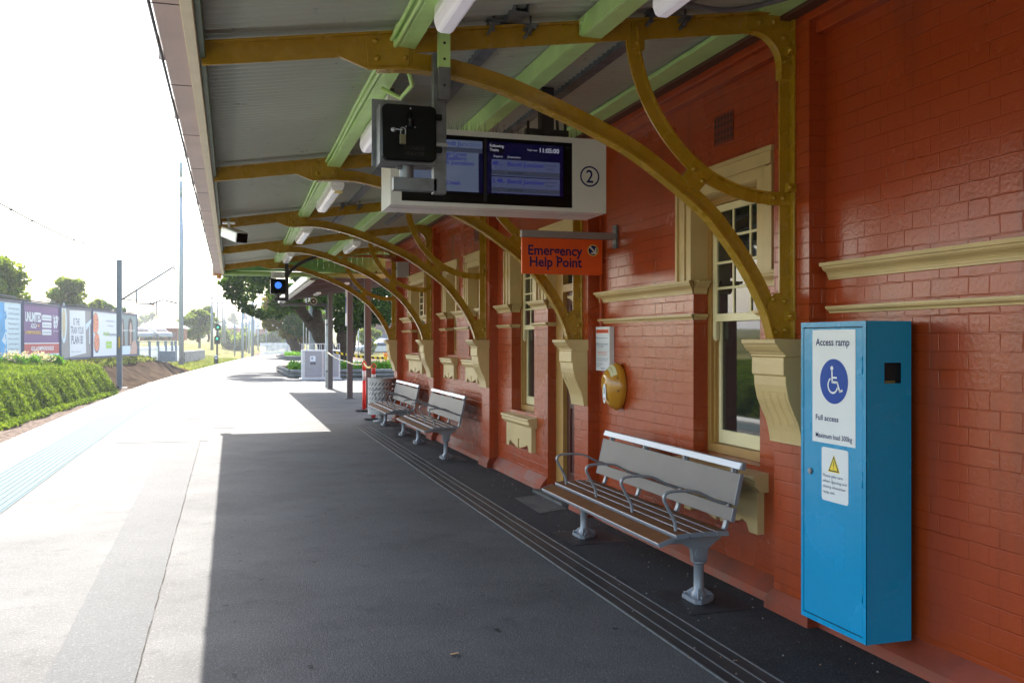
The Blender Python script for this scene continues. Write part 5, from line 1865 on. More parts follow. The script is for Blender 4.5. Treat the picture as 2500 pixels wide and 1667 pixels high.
# ------------------------------------------------------------------ hedge on the bank
t = thing('hedge', 'long clipped light green hedge covering the bank across the track', 'hedge', (-8, 36, -1))
pts = []
n = 150000
y = nr_.uniform(20, 52.5, n); q = nr_.uniform(0, 1, n)
ed = np.array([sedge(v) for v in y])
# cross-section: face up from toe to shoulder, then rising top
face = q < .38
qf = q / .38
qt = (q - .38) / .62
wob = .16 * np.sin(y * .53 + 1) + .12 * np.sin(y * 1.71 + q * 5) + .10 * np.sin(y * 4.3 + q * 11) + nr_.normal(0, .12, n)
e = np.where(face, 3.95 + .55 * qf ** 1.6, 4.5 + 5.4 * qt) + wob * .35
z = np.where(face, -1.1 + 1.45 * qf, .35 + .42 * qt + .12 * np.sin(y * 1.1 + e * 1.3))
fade = np.clip((52.5 - y) / 1.5, 0, 1) ** .5
z = -1.1 + (z + 1.1) * fade
z += nr_.uniform(-.07, .07, n); e += nr_.uniform(-.10, .10, n)
pts = np.stack([ed - e, y, z], 1)
leaves('foliage', pts, .052, LEAFH, t, 2.2, .6)
m = MB(mat('hedge_core', (.035, .05, .012), rough=.95, var=.4))  # solid dark core backing the hedge leaves
ys_ = np.arange(20, 52, 2.0)
prof = [(4.2, -1.2), (4.25, -.6), (4.7, .18), (6, .30), (9.7, .55), (9.7, -1.2)]
vs = []; fs = []
for y_ in ys_:
    f_ = max(0.05, min(1, (52.2 - y_) / 2))
    for (e_, z_) in prof: vs.append((sedge(y_) - e_, y_, -1.2 + (z_ + 1.2) * f_))
for i in range(len(ys_) - 1):
    for j in range(5):
        fs.append((i * 6 + j, i * 6 + j + 1, (i + 1) * 6 + j + 1, (i + 1) * 6 + j))
m.add(vs, fs, True); m.build('core_fill', t)
# straggly ground cover along the toe
y = nr_.uniform(20, 50, 6000); ed = np.array([sedge(v) for v in y]); e = 3.4 + nr_.uniform(0, .8, 6000) ** 1.5
tag(leaves('ground_cover', np.stack([ed - e, y, -1.08 + nr_.uniform(0, .12, 6000)], 1), .09, LEAFH, None, 1.8, .5), 'low straggly green ground cover at the foot of the hedge', 'ground cover', kind='stuff')
# grass tufts on the bank tops
n = 26000
y = nr_.uniform(50, 128, n); ed = np.array([sedge(v) for v in y]); e = nr_.uniform(6.0, 14, n)
e = np.where(y > 86, nr_.uniform(2.6, 16, n), e)
xx = ed - e
zz = np.array([height(a, b) for a, b in zip(xx, y)])
LEAFGR = leaf_mat('dry_grass', (.10, .135, .025), (.22, .21, .07), .3)
tag(leaves('long_grass', np.stack([xx, y, zz + .10], 1), .16, LEAFGR, None, 2.6, 1.6), 'long yellow green grass growing on the bank', 'grass', kind='stuff')
# plume flowers above the hedge on the left
for k, (u, v, D, s, lb) in enumerate(((8, 862, 40, 1.0, 'leftmost bush of pale pink plumes above the hedge'), (62, 872, 41, .8, 'bush of pale pink plumes under the leftmost billboard gap'), (112, 880, 42, .7, 'small pink plume bush in front of the purple billboard'))):
    b = at(u, v, D)
    t = thing('flowering_bush', lb, 'bush', (b[0], b[1], .5), 'pink plumed bushes above the hedge')
    cs = [(b[0] + rnd.uniform(-.7, .7) * s, b[1] + rnd.uniform(-.6, .6), .72 + rnd.uniform(-.1, .40) * s, .24, .24, .16) for _ in range(10)]
    leaves('plume', clumps(cs, 420, .1), .05, LEAFP, t, 2.2)
    cs = [(b[0] + rnd.uniform(-.7, .7) * s, b[1], .62, .3, .3, .3) for _ in range(6)]
    leaves('foliage', clumps(cs, 600, .2), .09, LEAFG, t, 3.5, 1.2)

# ------------------------------------------------------------------ big fig trees on the platform
def fig(base, trunks, cs, n, leaf, mats, label, extra=None):
    t = thing('fig_tree', label, 'tree', base, 'trees in the platform beds')
    mb = MB(BARK)
    for pts, r in trunks:
        P_ = spl(pts, 4)
        k = len(P_)
        rs = [r * (1 - .72 * i / (k - 1)) * (1 + .12 * math.sin(i * 1.9)) for i in range(k)]
        rs[0] *= 1.35
        mb.tube(P_, rs, 9)
    mb.build('trunk', t)
    for mt, c, nn in zip(mats, cs, n):
        leaves('crown', clumps(c, nn), leaf, mt, t)
    return t


def A(u, v, D): return at(u, v, D)


D = 45
rr = random.Random(5)
c1 = []
for k in range(95):
    u = rr.uniform(575, 1010); dd = rr.uniform(41, 50)
    tt = (u - 575) / 435
    low = 775 - 18 * math.sin(tt * PI) + (12 if u > 900 else 0) - (1 - min(1, tt * 4)) * 50
    v = low - (rr.random() ** .8) * 190
    if u < 640 and v > 740: v -= 40
    r = rr.uniform(.42, .85)
    c1.append((*A(u, v, dd), r, r, r * .72))
for (u, v) in ((560, 700), (552, 690), (572, 712), (585, 735), (600, 752), (620, 760), (640, 770), (580, 690), (565, 722)):
    r = .38; c1.append((*A(u, v, 44), r, r, r * .6))
# drooping right side above the car park
for (u, v) in ((840, 775), (858, 790), (872, 785), (880, 770), (835, 795), (925, 770), (940, 760), (955, 775), (905, 775), (820, 780)):
    r = .5; c1.append((*A(u, v, 46), r, r, r * .8))
trunks = [
    ([A(815, 915, 45), A(800, 858, 45), A(778, 815, 45), A(752, 780, 45), A(728, 752, 44), A(700, 735, 43)], .48),
    ([A(815, 915, 45), A(795, 840, 45), A(778, 790, 45), A(772, 755, 45), A(765, 735, 44)], .42),
    ([A(842, 915, 46), A(838, 865, 46), A(838, 815, 46), A(846, 770, 46), A(850, 730, 46)], .46),
    ([A(842, 915, 46), A(858, 850, 46), A(868, 800, 46), A(885, 765, 46)], .26),
    ([A(752, 780, 45), A(735, 742, 44), A(735, 720, 44)], .2),
]
fig(A(825, 905, 45), trunks, [c1], [42000], .13, [LEAFD], 'large dark leaved tree with twisted leaning trunks behind the grey shelter')
c2 = []; c2y = []
rr = random.Random(8)
for k in range(34):
    u = rr.uniform(655, 790); v = rr.uniform(735, 822)
    if u < 690 and v > 790: continue
    r = rr.uniform(.7, 1.2); (c2 if rr.random() < .45 else c2y).append((*A(u, v, 84 + rr.uniform(-3, 3)), r, r, r * .8))
trunks = [([A(732, 872, 85), A(722, 848, 85), A(708, 828, 85), A(695, 812, 85), A(684, 795, 84)], .62), ([A(725, 855, 85), A(722, 832, 85), A(738, 805, 85)], .3), ([A(732, 868, 85), A(738, 845, 85), A(735, 820, 85)], .3)]
fig(A(732, 870, 85), trunks, [c2, c2y], [5000, 9000], .20, [LEAFD, LEAFY], 'smaller leaning tree with yellowing leaves farther along the platform')

# planting beds
LOGM = mat('log_grey', (.17, .165, .15), rough=.8, var=.3, vscale=5)
def bed(label, x0, x1, y0, y1):
    t = thing('planter_bed', label, 'planter', ((x0 + x1) / 2, (y0 + y1) / 2, 0), 'log edged garden beds on the platform')
    m = MB(LOGM)
    for z in (.10, .27):
        for a, b in (((x0, y0), (x1, y0)), ((x0, y0), (x0 - .1, y1)), ((x1, y0), (x1, y1))):
            m.tube([(a[0], a[1], z), (b[0], b[1], z)], .09, 8)
    m.build('log_edge', t)
    m = MB(EARTH); m.box(x0 + .05, x1 - .05, y0 + .05, y1, 0.01, .28); m.build('soil', t)
    n = int(360 * (x1 - x0))
    px = nr_.uniform(x0, x1, n); py = nr_.uniform(y0 + .1, y0 + 2.2, n)
    leaves('foliage', np.stack([px, py, .38 + nr_.uniform(-.10, .22, n)], 1), .07, LEAFG, t, 5, 1.2)
bed('log edged garden bed with bright strap leaves around the large tree', 2.4, 8.2, 40.2, 50)
bed('distant log edged garden bed around the smaller leaning tree', 4.2, 8.6, 76, 90)

# ------------------------------------------------------------------ billboards
NAVYF = mat('billboard_frame', (.018, .035, .11), rough=.5, var=.1)
bb0 = Vector(at(-52, 760, 39.2)); bb1 = Vector(at(336, 760, 67))
bdir = (bb1 - bb0); bdir.z = 0; blen = bdir.length; bdir.normalize()
bn = Vector((bdir.y, -bdir.x, 0))
ZB0, ZB1 = .50, 3.50
def upos(u):
    # along-track distance where the line of billboards meets image column u
    r = (u - 1250) / FPX; d = Vector((SN + r * CS, CS - r * SN, 0))
    # bb0 + s*bdir = k*d
    det = bdir.x * (-d.y) - (-d.x) * bdir.y
    return ((-bb0.x) * (-d.y) - (-d.x) * (-bb0.y)) / det
cuts_u = [-52, 55, 147, 225, 287, 336]
PURP = mat('poster_purple', (.13, .05, .20), rough=.5, var=.05); PRED = mat('poster_red', (.42, .045, .05), rough=.5, var=.05); PWH = mat('poster_white', (.62, .66, .70), rough=.5, var=.03); PLB = mat('poster_lightblue', (.50, .62, .70), rough=.5, var=.05)
PCY = mat('poster_cyan', (.02, .28, .60), rough=.5, var=.2, vscale=1.5); PGR = mat('poster_grey', (.22, .22, .23), rough=.5, var=.08); PTL = mat('poster_teal', (.15, .22, .24), rough=.5, var=.1); PGN = mat('poster_green', (.30, .52, .06), rough=.5, var=.05)
PSK = mat('poster_skin', (.40, .25, .20), rough=.5, var=.15); PFOOD = mat('poster_food', (.55, .42, .26), rough=.5, var=.7, vscale=9, col2=(.62, .16, .08)); PTX = mat('poster_text', (.10, .12, .18), rough=.5, var=0); PYL = mat('poster_yellow', (.75, .45, .05), rough=.5)
for i in range(5):
    s0, s1 = upos(cuts_u[i]), upos(cuts_u[i + 1])
    lb = ['leftmost billboard, blue and white with lines of small text', 'purple and red billboard advertising unlimited broadband', 'grey billboard with a paper reading IS THE TRAIN YOUR PLAN B?', 'white billboard with two bowls of food', 'teal billboard with two long haired portrait shapes, last in the row'][i]
    o_ = bb0 + bdir * s0; o_.z = ZB0
    t = thing('billboard', lb, 'billboard', (o_.x, o_.y, -.2), 'advertising billboards across the track')
    W = s1 - s0 - .12; Hh = ZB1 - ZB0
    m = MB(NAVYF)
    P = Pl(m, o_ + bdir * .06, bdir, (0, 0, 1), bn)
    def fr(x0, z0, x1, z1):
        c = P.p((x0 + x1) / 2, (z0 + z1) / 2, -.08); m.obox(c, bdir, bn, (0, 0, 1), x1 - x0, .2, z1 - z0)
    fr(0, 0, W, .13); fr(0, Hh - .13, W, Hh); fr(0, .13, .13, Hh - .13); fr(W - .13, .13, W, Hh - .13)
    m.build('frame', t)
    m = MB(mat('post_dark', (.05, .06, .07), rough=.6))
    for q in (.2, .8):
        m.mark(); c = P.p(W * q, -.6, -.25); m.obox(c, bdir, bn, (0, 0, 1), .16, .16, 1.5)
    m.split('leg', t); m = MB(MATS['post_dark'])
    m.bar(P.p(0, Hh + .06, -.1), P.p(W, Hh + .06, -.1), .3, .04); m.bar(P.p(.3 * W, Hh + .12, .25), P.p(.7 * W, Hh + .12, .25), .06, .06)
    m.build('catwalk', t)
    m = MB(PWH)
    P = Pl(m, o_ + bdir * .06, bdir, (0, 0, 1), bn)
    base = [PLB, PURP, PGR, PWH, PTL][i]
    c = P.p(W / 2, Hh / 2, -.06); m.use(base); m.obox(c, bdir, bn, (0, 0, 1), W - .26, .1, Hh - .26)
    a, b_ = .14, W - .14
    if i == 0:
        n_ = 10
        P.poly([(a, .3), (W * .55, .3), (W * .57, .9), (W * .50, 1.1), (W * .58, 1.5), (W * .55, Hh - .16), (a, Hh - .16)], PCY, .001)
        for k in range(16): P.disc(W * .57 + .18 * rnd.random(), .35 + 2.4 * rnd.random(), .10 * rnd.random() + .02, PCY, .0015, 10)
        for k in range(n_):
            P.text(('Unlimited data', 'Calls included', 'No lock in plan', 'Roaming pack', 'Standard calls', 'Family bundle', 'Free modem', 'Local support', 'Online account', 'Fast connection')[k], (W * .60 + b_) / 2, Hh - .45 - k * .235, .085, PTX, w=W * .26, align='c')
    if i == 1:
        P.rect(a, .14, b_, .42, PLB, .001); P.rect(a, .42, b_, .93, PRED, .0012); P.rect(a, .93, b_, .98, PWH, .0015)
        P.text('UNLIMITED', a + .15, 2.05, .42, PWH, w=W * .42, bold=.05)
        P.text('ADSL2+', a + .9, 1.72, .22, PWH, w=W * .17, bold=.03); P.text('+', a + 1.95, 1.74, .2, PYL, w=.2, bold=.04)
        P.text('& HOMEPHONE BUNDLE', a + .2, 1.42, .15, PYL, w=W * .40, bold=.02)
        for k in range(3): P.rrect(W * .49, 2.12 - k * .37, W * .75, 2.41 - k * .37, .06, PWH, .002); P.text('unlimited data', W * .51, 2.22 - k * .37, .09, PURP, w=W * .22, d=.004)
        P.text('$', W * .785, 2.25, .18, PWH, w=.15, bold=.03); P.text('69', W * .81, 1.78, .60, PWH, w=W * .13, bold=.05); P.text('.95', W * .945, 2.2, .16, PWH, w=W * .035, bold=.02)
        P.text('PER MONTH', W * .80, 1.55, .09, PWH, w=W * .15)
        P.text('ADSL & HOMEPHONE BUNDLES', W * .2, .60, .20, PWH, w=W * .62, bold=.03)
        P.text('tpg', W * .82, .2, .16, PTX, w=W * .15, bold=.05) if False else None
    if i == 2:
        P.disc(a + .42, Hh - .95, .5, PLB, .001, 32, ry=1.1); P.disc(a + .40, Hh - .95, .3, mat('tea', (.45, .38, .22), rough=.5), .0015, 28, ry=.85)
        P.poly([(W * .27, .18), (W * .80, .35), (W * .76, Hh - .16), (W * .26, Hh - .22)], PWH, .002)
        P.poly([(W * .80, 1.7), (W * .97, 2.15), (W * .98, 2.4), (W * .78, 2.05)], PLB, .002)
        P.rect(W * .90, .9, W * .93, 2.0, PLB, .002)
        P.text('IS THE', W * .38, 1.98, .37, PTX, w=W * .20, d=.003, bold=.02)
        P.text('TRAIN YOUR', W * .30, 1.48, .40, PTX, w=W * .42, d=.003, bold=.02)
        P.text('PLAN B?', W * .32, .92, .45, PTX, w=W * .38, d=.003, bold=.03)
        P.text('find out more', W * .32, .42, .09, PTX, w=W * .3, d=.003)
    if i == 3:
        P.disc(a + .55, 2.15, .68, mat('plate_rim', (.5, .35, .3), rough=.5), .001, 32, ry=.68); P.disc(a + .52, 2.15, .60, PFOOD, .0015, 32)
        P.disc(a + .80, .95, .62, PTX, .001, 32); P.disc(a + .80, 1.0, .56, PFOOD, .0015, 32)
        P.text('Freshly packed boxes', W * .52, 2.3, .11, PTX, w=W * .36); P.text('of fresh meals', W * .60, 2.0, .11, PTX, w=W * .22)
        P.text('fresh', W * .42, 1.40, .28, PGN, w=W * .22, bold=.02); P.text('by.com.au', W * .65, 1.40, .24, PTX, w=W * .29)
        P.rect(W * .52, .60, W * .76, 1.05, PGN, .002); P.text('order now', W * .54, .78, .12, PWH, w=W * .2, d=.004)
    if i == 4:
        for q in (.18, .62):
            P.poly([(W * (q - .13), .75), (W * (q + .17), .75), (W * (q + .14), 1.7), (W * (q + .10), 2.5), (W * q, 2.72), (W * (q - .09), 2.5), (W * (q - .13), 1.7)], mat('poster_hair', (.06, .045, .045), rough=.6), .001)
            P.disc(W * (q + .02), 1.95, W * .055, PSK, .002, 24, ry=.42); P.rect(W * (q - .01), .8, W * (q + .05), 1.6, PSK, .0018)
        P.rect(a, .14, W * .62, .72, PLB, .003); P.poly([(W * .58, .14), (b_, .14), (b_, .75), (W * .86, 1.15), (W * .72, 1.0)], PSK, .0035)
        P.text('A NEW START', W * .12, 1.72, .14, PWH, w=W * .75, d=.004)
    m.build('poster', t, recalc=False)

# ------------------------------------------------------------------ masts, poles, wires
b = at(291.5, 941, 52)
t = thing('overhead_wire_mast', 'grey steel railway mast with yellow plate standing at the end of the hedge', 'mast', (b[0], b[1], -1.1))
m = MB(MAST)
x, y = b[0], b[1]
zt = EYE + 197 * 52 / FPX
m.box(x - .13, x + .13, y - .02, y + .02, -1.2, zt); m.box(x - .14, x - .10, y - .12, y + .12, -1.2, zt); m.box(x + .10, x + .14, y - .12, y + .12, -1.2, zt)
m.build('post', t)
m = MB(mat('plate_yellow', (.62, .36, .03), rough=.5)); m.box(x - .04, x + .05, y - .150, y - .125, 1.2, 1.8); m.build('number_plate', t)
z = lambda v: EYE - (v - HZ) / FPX * 52
X = lambda u: (lambda q: q)(Vector(at(u, 800, 52)))
def pt(u, v, D=52): return at(u, v, D)
m = MB(MAST)
m.tube([pt(298, 731), pt(424, 651)], .06, 6); m.tube([pt(298, 731), pt(333, 733)], .04, 5); m.tube([pt(333, 706), pt(334, 741)], .05, 5)
m.tube([pt(334, 741), pt(372, 742)], .045, 5); m.tube([pt(372, 742), pt(382, 737), pt(397, 732), pt(432, 740)], .05, 5); m.tube([pt(382, 737), pt(383, 770)], .04, 5); m.tube([pt(424, 651), pt(429, 664)], .045, 5)
m.use(mat('insulator', (.10, .07, .06), rough=.3)); m.tube([pt(366, 741), pt(376, 742)], .09, 8)
m.build('cantilever', t)
m = MB(CONC); m.box(x - .4, x + .4, y - .4, y + .4, -1.25, -1.05); m.build('footing', t)

b = at(442, 874, 80)
t = thing('telecom_mast', 'tall slim pale blue grey telecommunications monopole with antennas', 'mast', (b[0], b[1], -.2))
x, y = b[0], b[1]
zt = EYE + (HZ - 395) * 80 / FPX
m = MB(POLE); m.tube([(x, y, -.5), (x, y, 9), (x, y, zt - 3.0)], [.23, .17, .12], 12); m.build('pole', t)
m = MB(mat('antenna_grey', (.30, .37, .41), rough=.5)); m.tube([(x, y, zt - 1.35), (x, y, zt - .15), (x, y, zt)], [.17, .17, .05], 10); m.tube([(x, y, zt - 3.0), (x, y, zt - 1.7)], .155, 10); m.build('antenna', t)
m = MB(GALV)
for k in range(26):
    zz = 1.5 + k * .5
    if zz < zt - 3: m.box(x + .10, x + .26, y - .02, y + .02, zz, zz + .04)
m.tube([(x + .2, y, 0), (x + .17, y, zt - 3)], .03, 5)
m.build('step_ladder', t)

for k, (u, v0, v1, D, lb) in enumerate(((487, 752, 820, 150, 'short wooden utility pole just left of the rail signal, among trees'), (517.5, 714, 820, 130, 'tallest utility pole above the rail signal'), (531.5, 728, 812, 160, 'utility pole second in the cluster right of the signal'),
                                        (544, 722, 808, 170, 'utility pole with street lamp arm in the cluster right of the signal'), (549, 745, 812, 175, 'rightmost and shortest utility pole of the cluster'))):
    b = at(u, v1, D); tp = at(u, v0, D)
    t = thing('utility_pole', lb, 'pole', b, 'utility poles in the distance')
    m = MB(MAST); m.tube([(b[0], b[1], b[2] - 2), tp], [.22, .12], 8); m.build('pole', t)
    m = MB(MAST)
    if k == 3: m.tube([tp, (tp[0] - 1.2, tp[1], tp[2] + .5), (tp[0] - 2.2, tp[1], tp[2] + .4)], .05, 5)
    else: m.bar((tp[0] - .9, tp[1], tp[2] - .8), (tp[0] + .9, tp[1], tp[2] - .8), .1, .12)
    m.build('arm', t)

# overhead wire with droppers
m = MB(DARKST)
w0, w1, w2 = Vector(at(-40, 475, 20)), Vector(at(240, 604, 44)), Vector(at(428, 662, 52))
pw = [w0.lerp(w1, k / 8) - Vector((0, 0, .15 * math.sin(PI * k / 8))) for k in range(9)]
m.tube(pw, [.020, .023, .026, .029, .032, .035, .037, .038, .038], 5)
for k in (1, 2, 5, 6, 8): q = pw[k]; m.sphere((q.x, q.y, q.z), .045, 6, 4)
tag(m.build('overhead_wire', None), 'thin overhead wire with small clamps crossing the white sky', 'wire')

# rail signal
b = at(530, 886, 98)
t = thing('rail_signal', 'black railway signal post showing two green lights', 'signal', (b[0], b[1], -1.1))
x, y = b[0], b[1]
pz = lambda v: EYE - (v - HZ) / FPX * 98
m = MB(BLKM); m.tube([(x, y, -1.2), (x, y, pz(790))], .09, 8); m.box(x - .3, x + .12, y - .15, y + .15, -1.1, -.15); m.build('post', t)
for v0, v1, du in ((791, 806, 2), (818.5, 840, 0)):
    m = MB(BLKM)
    xc = x + du / FPX * 98
    hw = .30
    pts = [(hw * math.cos(R(a)), pz(v0) - .28 + .28 * math.sin(R(a)) ) for a in range(0, 181, 20)] + [(-hw, pz(v1)), (hw, pz(v1))]
    m.prism(pts, lambda p, q, s: (xc + p, s, q), y - .12, y - .05); m.tube([(xc, y - .45, pz(v0) - .36), (xc, y - .12, pz(v0) - .36)], .15, 12, cap=False)
    m.build('signal_head', t)
    m = MB(mat('lamp_green', (.0, .1, .05), rough=.2, var=0, emit=lin(60, 255, 170), estr=2 ** -EV * 2.2)); m.sphere((xc, y - .14, pz(v0) - .36), (.11, .05, .11), 10, 6); m.build('lamp', t)
m = MB(SIGNW); m.box(x - .22, x + .02, y - .19, y - .17, pz(876), pz(866)); m.use(BLUEP); m.tube([(x - .1, y - .20, pz(871)), (x - .1, y - .19, pz(871))], .1, 12); m.build('number_plate', t)

# track beside the platform and across to the yard
def rails(name, label, off, y0, y1, z=-.93):
    t = thing(name, label, 'railway track', (sedge(y0) - off, y0, z))
    m = MB(RUST)
    for dx in (-.72, .72):
        m.mark(); vs = []; fs = []
        ys_ = np.arange(y0, y1, 3.0)
        for yy in ys_:
            x = sedge(yy) - off + dx
            vs += [(x - .035, yy, z), (x + .035, yy, z), (x + .035, yy, z - .15), (x - .035, yy, z - .15)]
        for i in range(len(ys_) - 1):
            for q in range(4):
                q2 = (q + 1) % 4; fs.append((4 * i + q, 4 * i + q2, 4 * i + 4 + q2, 4 * i + 4 + q))
        m.add(vs, fs)
    m.split('rail', t)
    m = MB(CONC)
    for yy in np.arange(y0, min(y1, 200), .7):
        x = sedge(yy) - off; m.box(x - 1.2, x + 1.2, yy, yy + .24, z - .25, z - .14)
    m.build('sleeper', t)
rails('railway_track', 'railway track curving alongside the left platform edge', 1.6, 10, 260, -1.06)
rails('railway_track', 'second distant railway track, to the right of the platform end', -5.5, 112, 260, -.80)
# white railing at the platform end
t = thing('platform_end_fence', 'white picket safety fence at the far end of the platform', 'fence', (3.5, 104, 0))
PF = mat('fence_white', (.72, .73, .72), rough=.5)
m = MB(PF)
a, b = Vector(at(636, 868, 97)), Vector(at(722, 866, 103))
for k in range(30):
    q = a.lerp(b, k / 29); m.box(q.x - .04, q.x + .04, q.y - .04, q.y + .04, -.02, 1.35)
for zz in (.25, 1.15): m.bar((a.x, a.y, zz), (b.x, b.y, zz), .06, .08)
m.build('picket', t)
m = MB(MAST); q = a.lerp(b, .72); m.box(q.x - .12, q.x + .12, q.y + .1, q.y + .3, -.1, 1.7); m.build('fence_post', t)

# gantries over the yard
for k, (u, D, w) in enumerate(((592, 112, 1), (615, 138, 1.2), (608, 165, 1.4), (630, 200, 1.6), (622, 250, 2), (640, 310, 2.4))):
    b = at(u, 860, D)
    lb = ['nearest pale steel catenary portal past the platform end', 'second catenary portal over the yard', 'third catenary portal over the yard', 'fourth catenary portal, half behind the tree', 'fifth catenary portal in the haze', 'farthest catenary portal in the haze'][k]
    t = thing('catenary_portal', lb, 'portal', (b[0], b[1], -1), 'catenary portals over the tracks')
    m = MB(POLE)
    h_ = 7.2
    wd = 9 * w
    for dx in (0, wd):
        m.mark(); m.tube([(b[0] + dx, b[1], -1.2), (b[0] + dx, b[1], h_)], .13 + .04 * w, 6)
    m.split('post', t)
    m = MB(POLE)
    m.bar((b[0] - 1, b[1], h_ - .3), (b[0] + wd + 1, b[1], h_ - .3), .12, .15); m.bar((b[0] - 1, b[1], h_ - 1.0), (b[0] + wd + 1, b[1], h_ - 1.0), .12, .12)
    for q in range(10):
        xa = b[0] + wd * q / 10; m.bar((xa, b[1], h_ - (.3 if q % 2 else 1.0)), (xa + wd / 10, b[1], h_ - (1.0 if q % 2 else .3)), .06, .06)
    for q in (.25, .6): m.tube([(b[0] + wd * q, b[1], h_ - 1), (b[0] + wd * q, b[1], 4.6), (b[0] + wd * q + 1.2, b[1], 4.5)], .06, 5)
    m.build('cross_truss', t)

# ------------------------------------------------------------------ fence, shed, car park on the left
t = thing('palisade_fence', 'white palisade fence with dark posts below the end of the billboards', 'fence', at(380, 880, 76))
m = MB(PF)
a, b = Vector(at(335, 872, 69)), Vector(at(436, 872, 79)); 
for k in range(52):
    q = a.lerp(b, k / 51); zz = -.15
    m.box(q.x - .04, q.x + .04, q.y - .02, q.y + .02, zz, zz + 1.75 * .75)
for zz in (.1, .95): m.bar((a.x, a.y, zz), (b.x, b.y, zz), .05, .07)
m.build('palisade', t)
m = MB(MAST)
for q in (.02, .27, .47, .66, .82, .92):
    c = a.lerp(b, q); m.box(c.x - .11, c.x + .11, c.y - .2, c.y - .05, -.2, 1.55)
c = a.lerp(b, .55); m.box(c.x - .2, c.x + 1.1, c.y - .5, c.y - .25, -.1, .75)
m.build('fence_post', t)
t = thing('grey_barrier', 'grey stone retaining barrier right of the telecom mast', 'barrier', at(470, 866, 100))
a, b = Vector(at(446, 866, 95)), Vector(at(496, 862, 112))
m = MB(mat('stone_dark', (.16, .16, .16), rough=.8, var=.5, vscale=3)); a.z = b.z = -.1; m.bar(a, b, .4, 1.1); m.build('wall', t)
RW = mat('shed_roof', (.80, .80, .76), rough=.4, var=.03); RW2 = mat('brown_timber', (.25, .10, .06), rough=.6)
def hip(u0, u1, v_e, v_r, v_g, D, label, group=None, name='house', wall=None, roof=None, cat='house'):
    a, b = Vector(at(u0, v_e, D)), Vector(at(u1, v_e, D)); g = at(u0, v_g, D)[2]; ze = a.z; zr_ = at(u0, v_r, D)[2]
    W = (b - a).length; dx = (b - a).normalized(); dy = Vector((-dx.y, dx.x, 0)); dep = W * .8
    t = thing(name, label, cat, ((a.x + b.x) / 2, (a.y + b.y) / 2, g), group)
    ov = W * .05
    m = MB(wall or RW2)
    c = a + dx * ov + dy * ov; c.z = 0
    base = [c, c + dx * (W - 2 * ov), c + dx * (W - 2 * ov) + dy * (dep - 2 * ov), c + dy * (dep - 2 * ov)]
    m.hexa([(p.x, p.y, g - 1) for p in base], [(p.x, p.y, ze) for p in base]); m.build('wall', t)
    m = MB(roof or RW)
    e_ = [a, b, b + dy * dep, a + dy * dep]
    r0 = a + dx * W * .42 + dy * dep * .5; r1 = a + dx * W * .58 + dy * dep * .5
    vs = [(p.x, p.y, ze) for p in e_] + [(r0.x, r0.y, zr_), (r1.x, r1.y, zr_)]
    m.add(vs, [(0, 1, 5, 4), (1, 2, 5), (2, 3, 4, 5), (3, 0, 4), (3, 2, 1, 0)]); m.build('roof', t)
    if wall is not None:
        for q in (.25, .65):
            m = MB(GLASS); c0 = c + dx * W * q - dy * .05
            m.obox((c0.x + dx.x * W * .06, c0.y + dx.y * W * .06, g + (ze - g) * .5), dx, dy, (0, 0, 1), W * .12, .08, (ze - g) * .35); m.build('window', t)
    return t
hip(334, 435, 801, 772, 812, 118, 'open shed with broad white hip roof behind the car park', name='shed', cat='shed')
# chain fence on the car park rim
t = thing('mesh_fence', 'fine grey mesh fence around the raised car park', 'fence', at(380, 829, 104))
m = MB(GALV)
a, b = Vector(at(334, 806, 100)), Vector(at(432, 812, 108))
for k in range(60):
    q = a.lerp(b, k / 59); m.box(q.x - .012, q.x + .012, q.y, q.y + .02, q.z - 1.3, q.z)
for k in range(6): m.bar((a.x, a.y, a.z - .25 * k), (b.x, b.y, b.z - .25 * k), .02, .02)
m.build('wire_mesh', t)


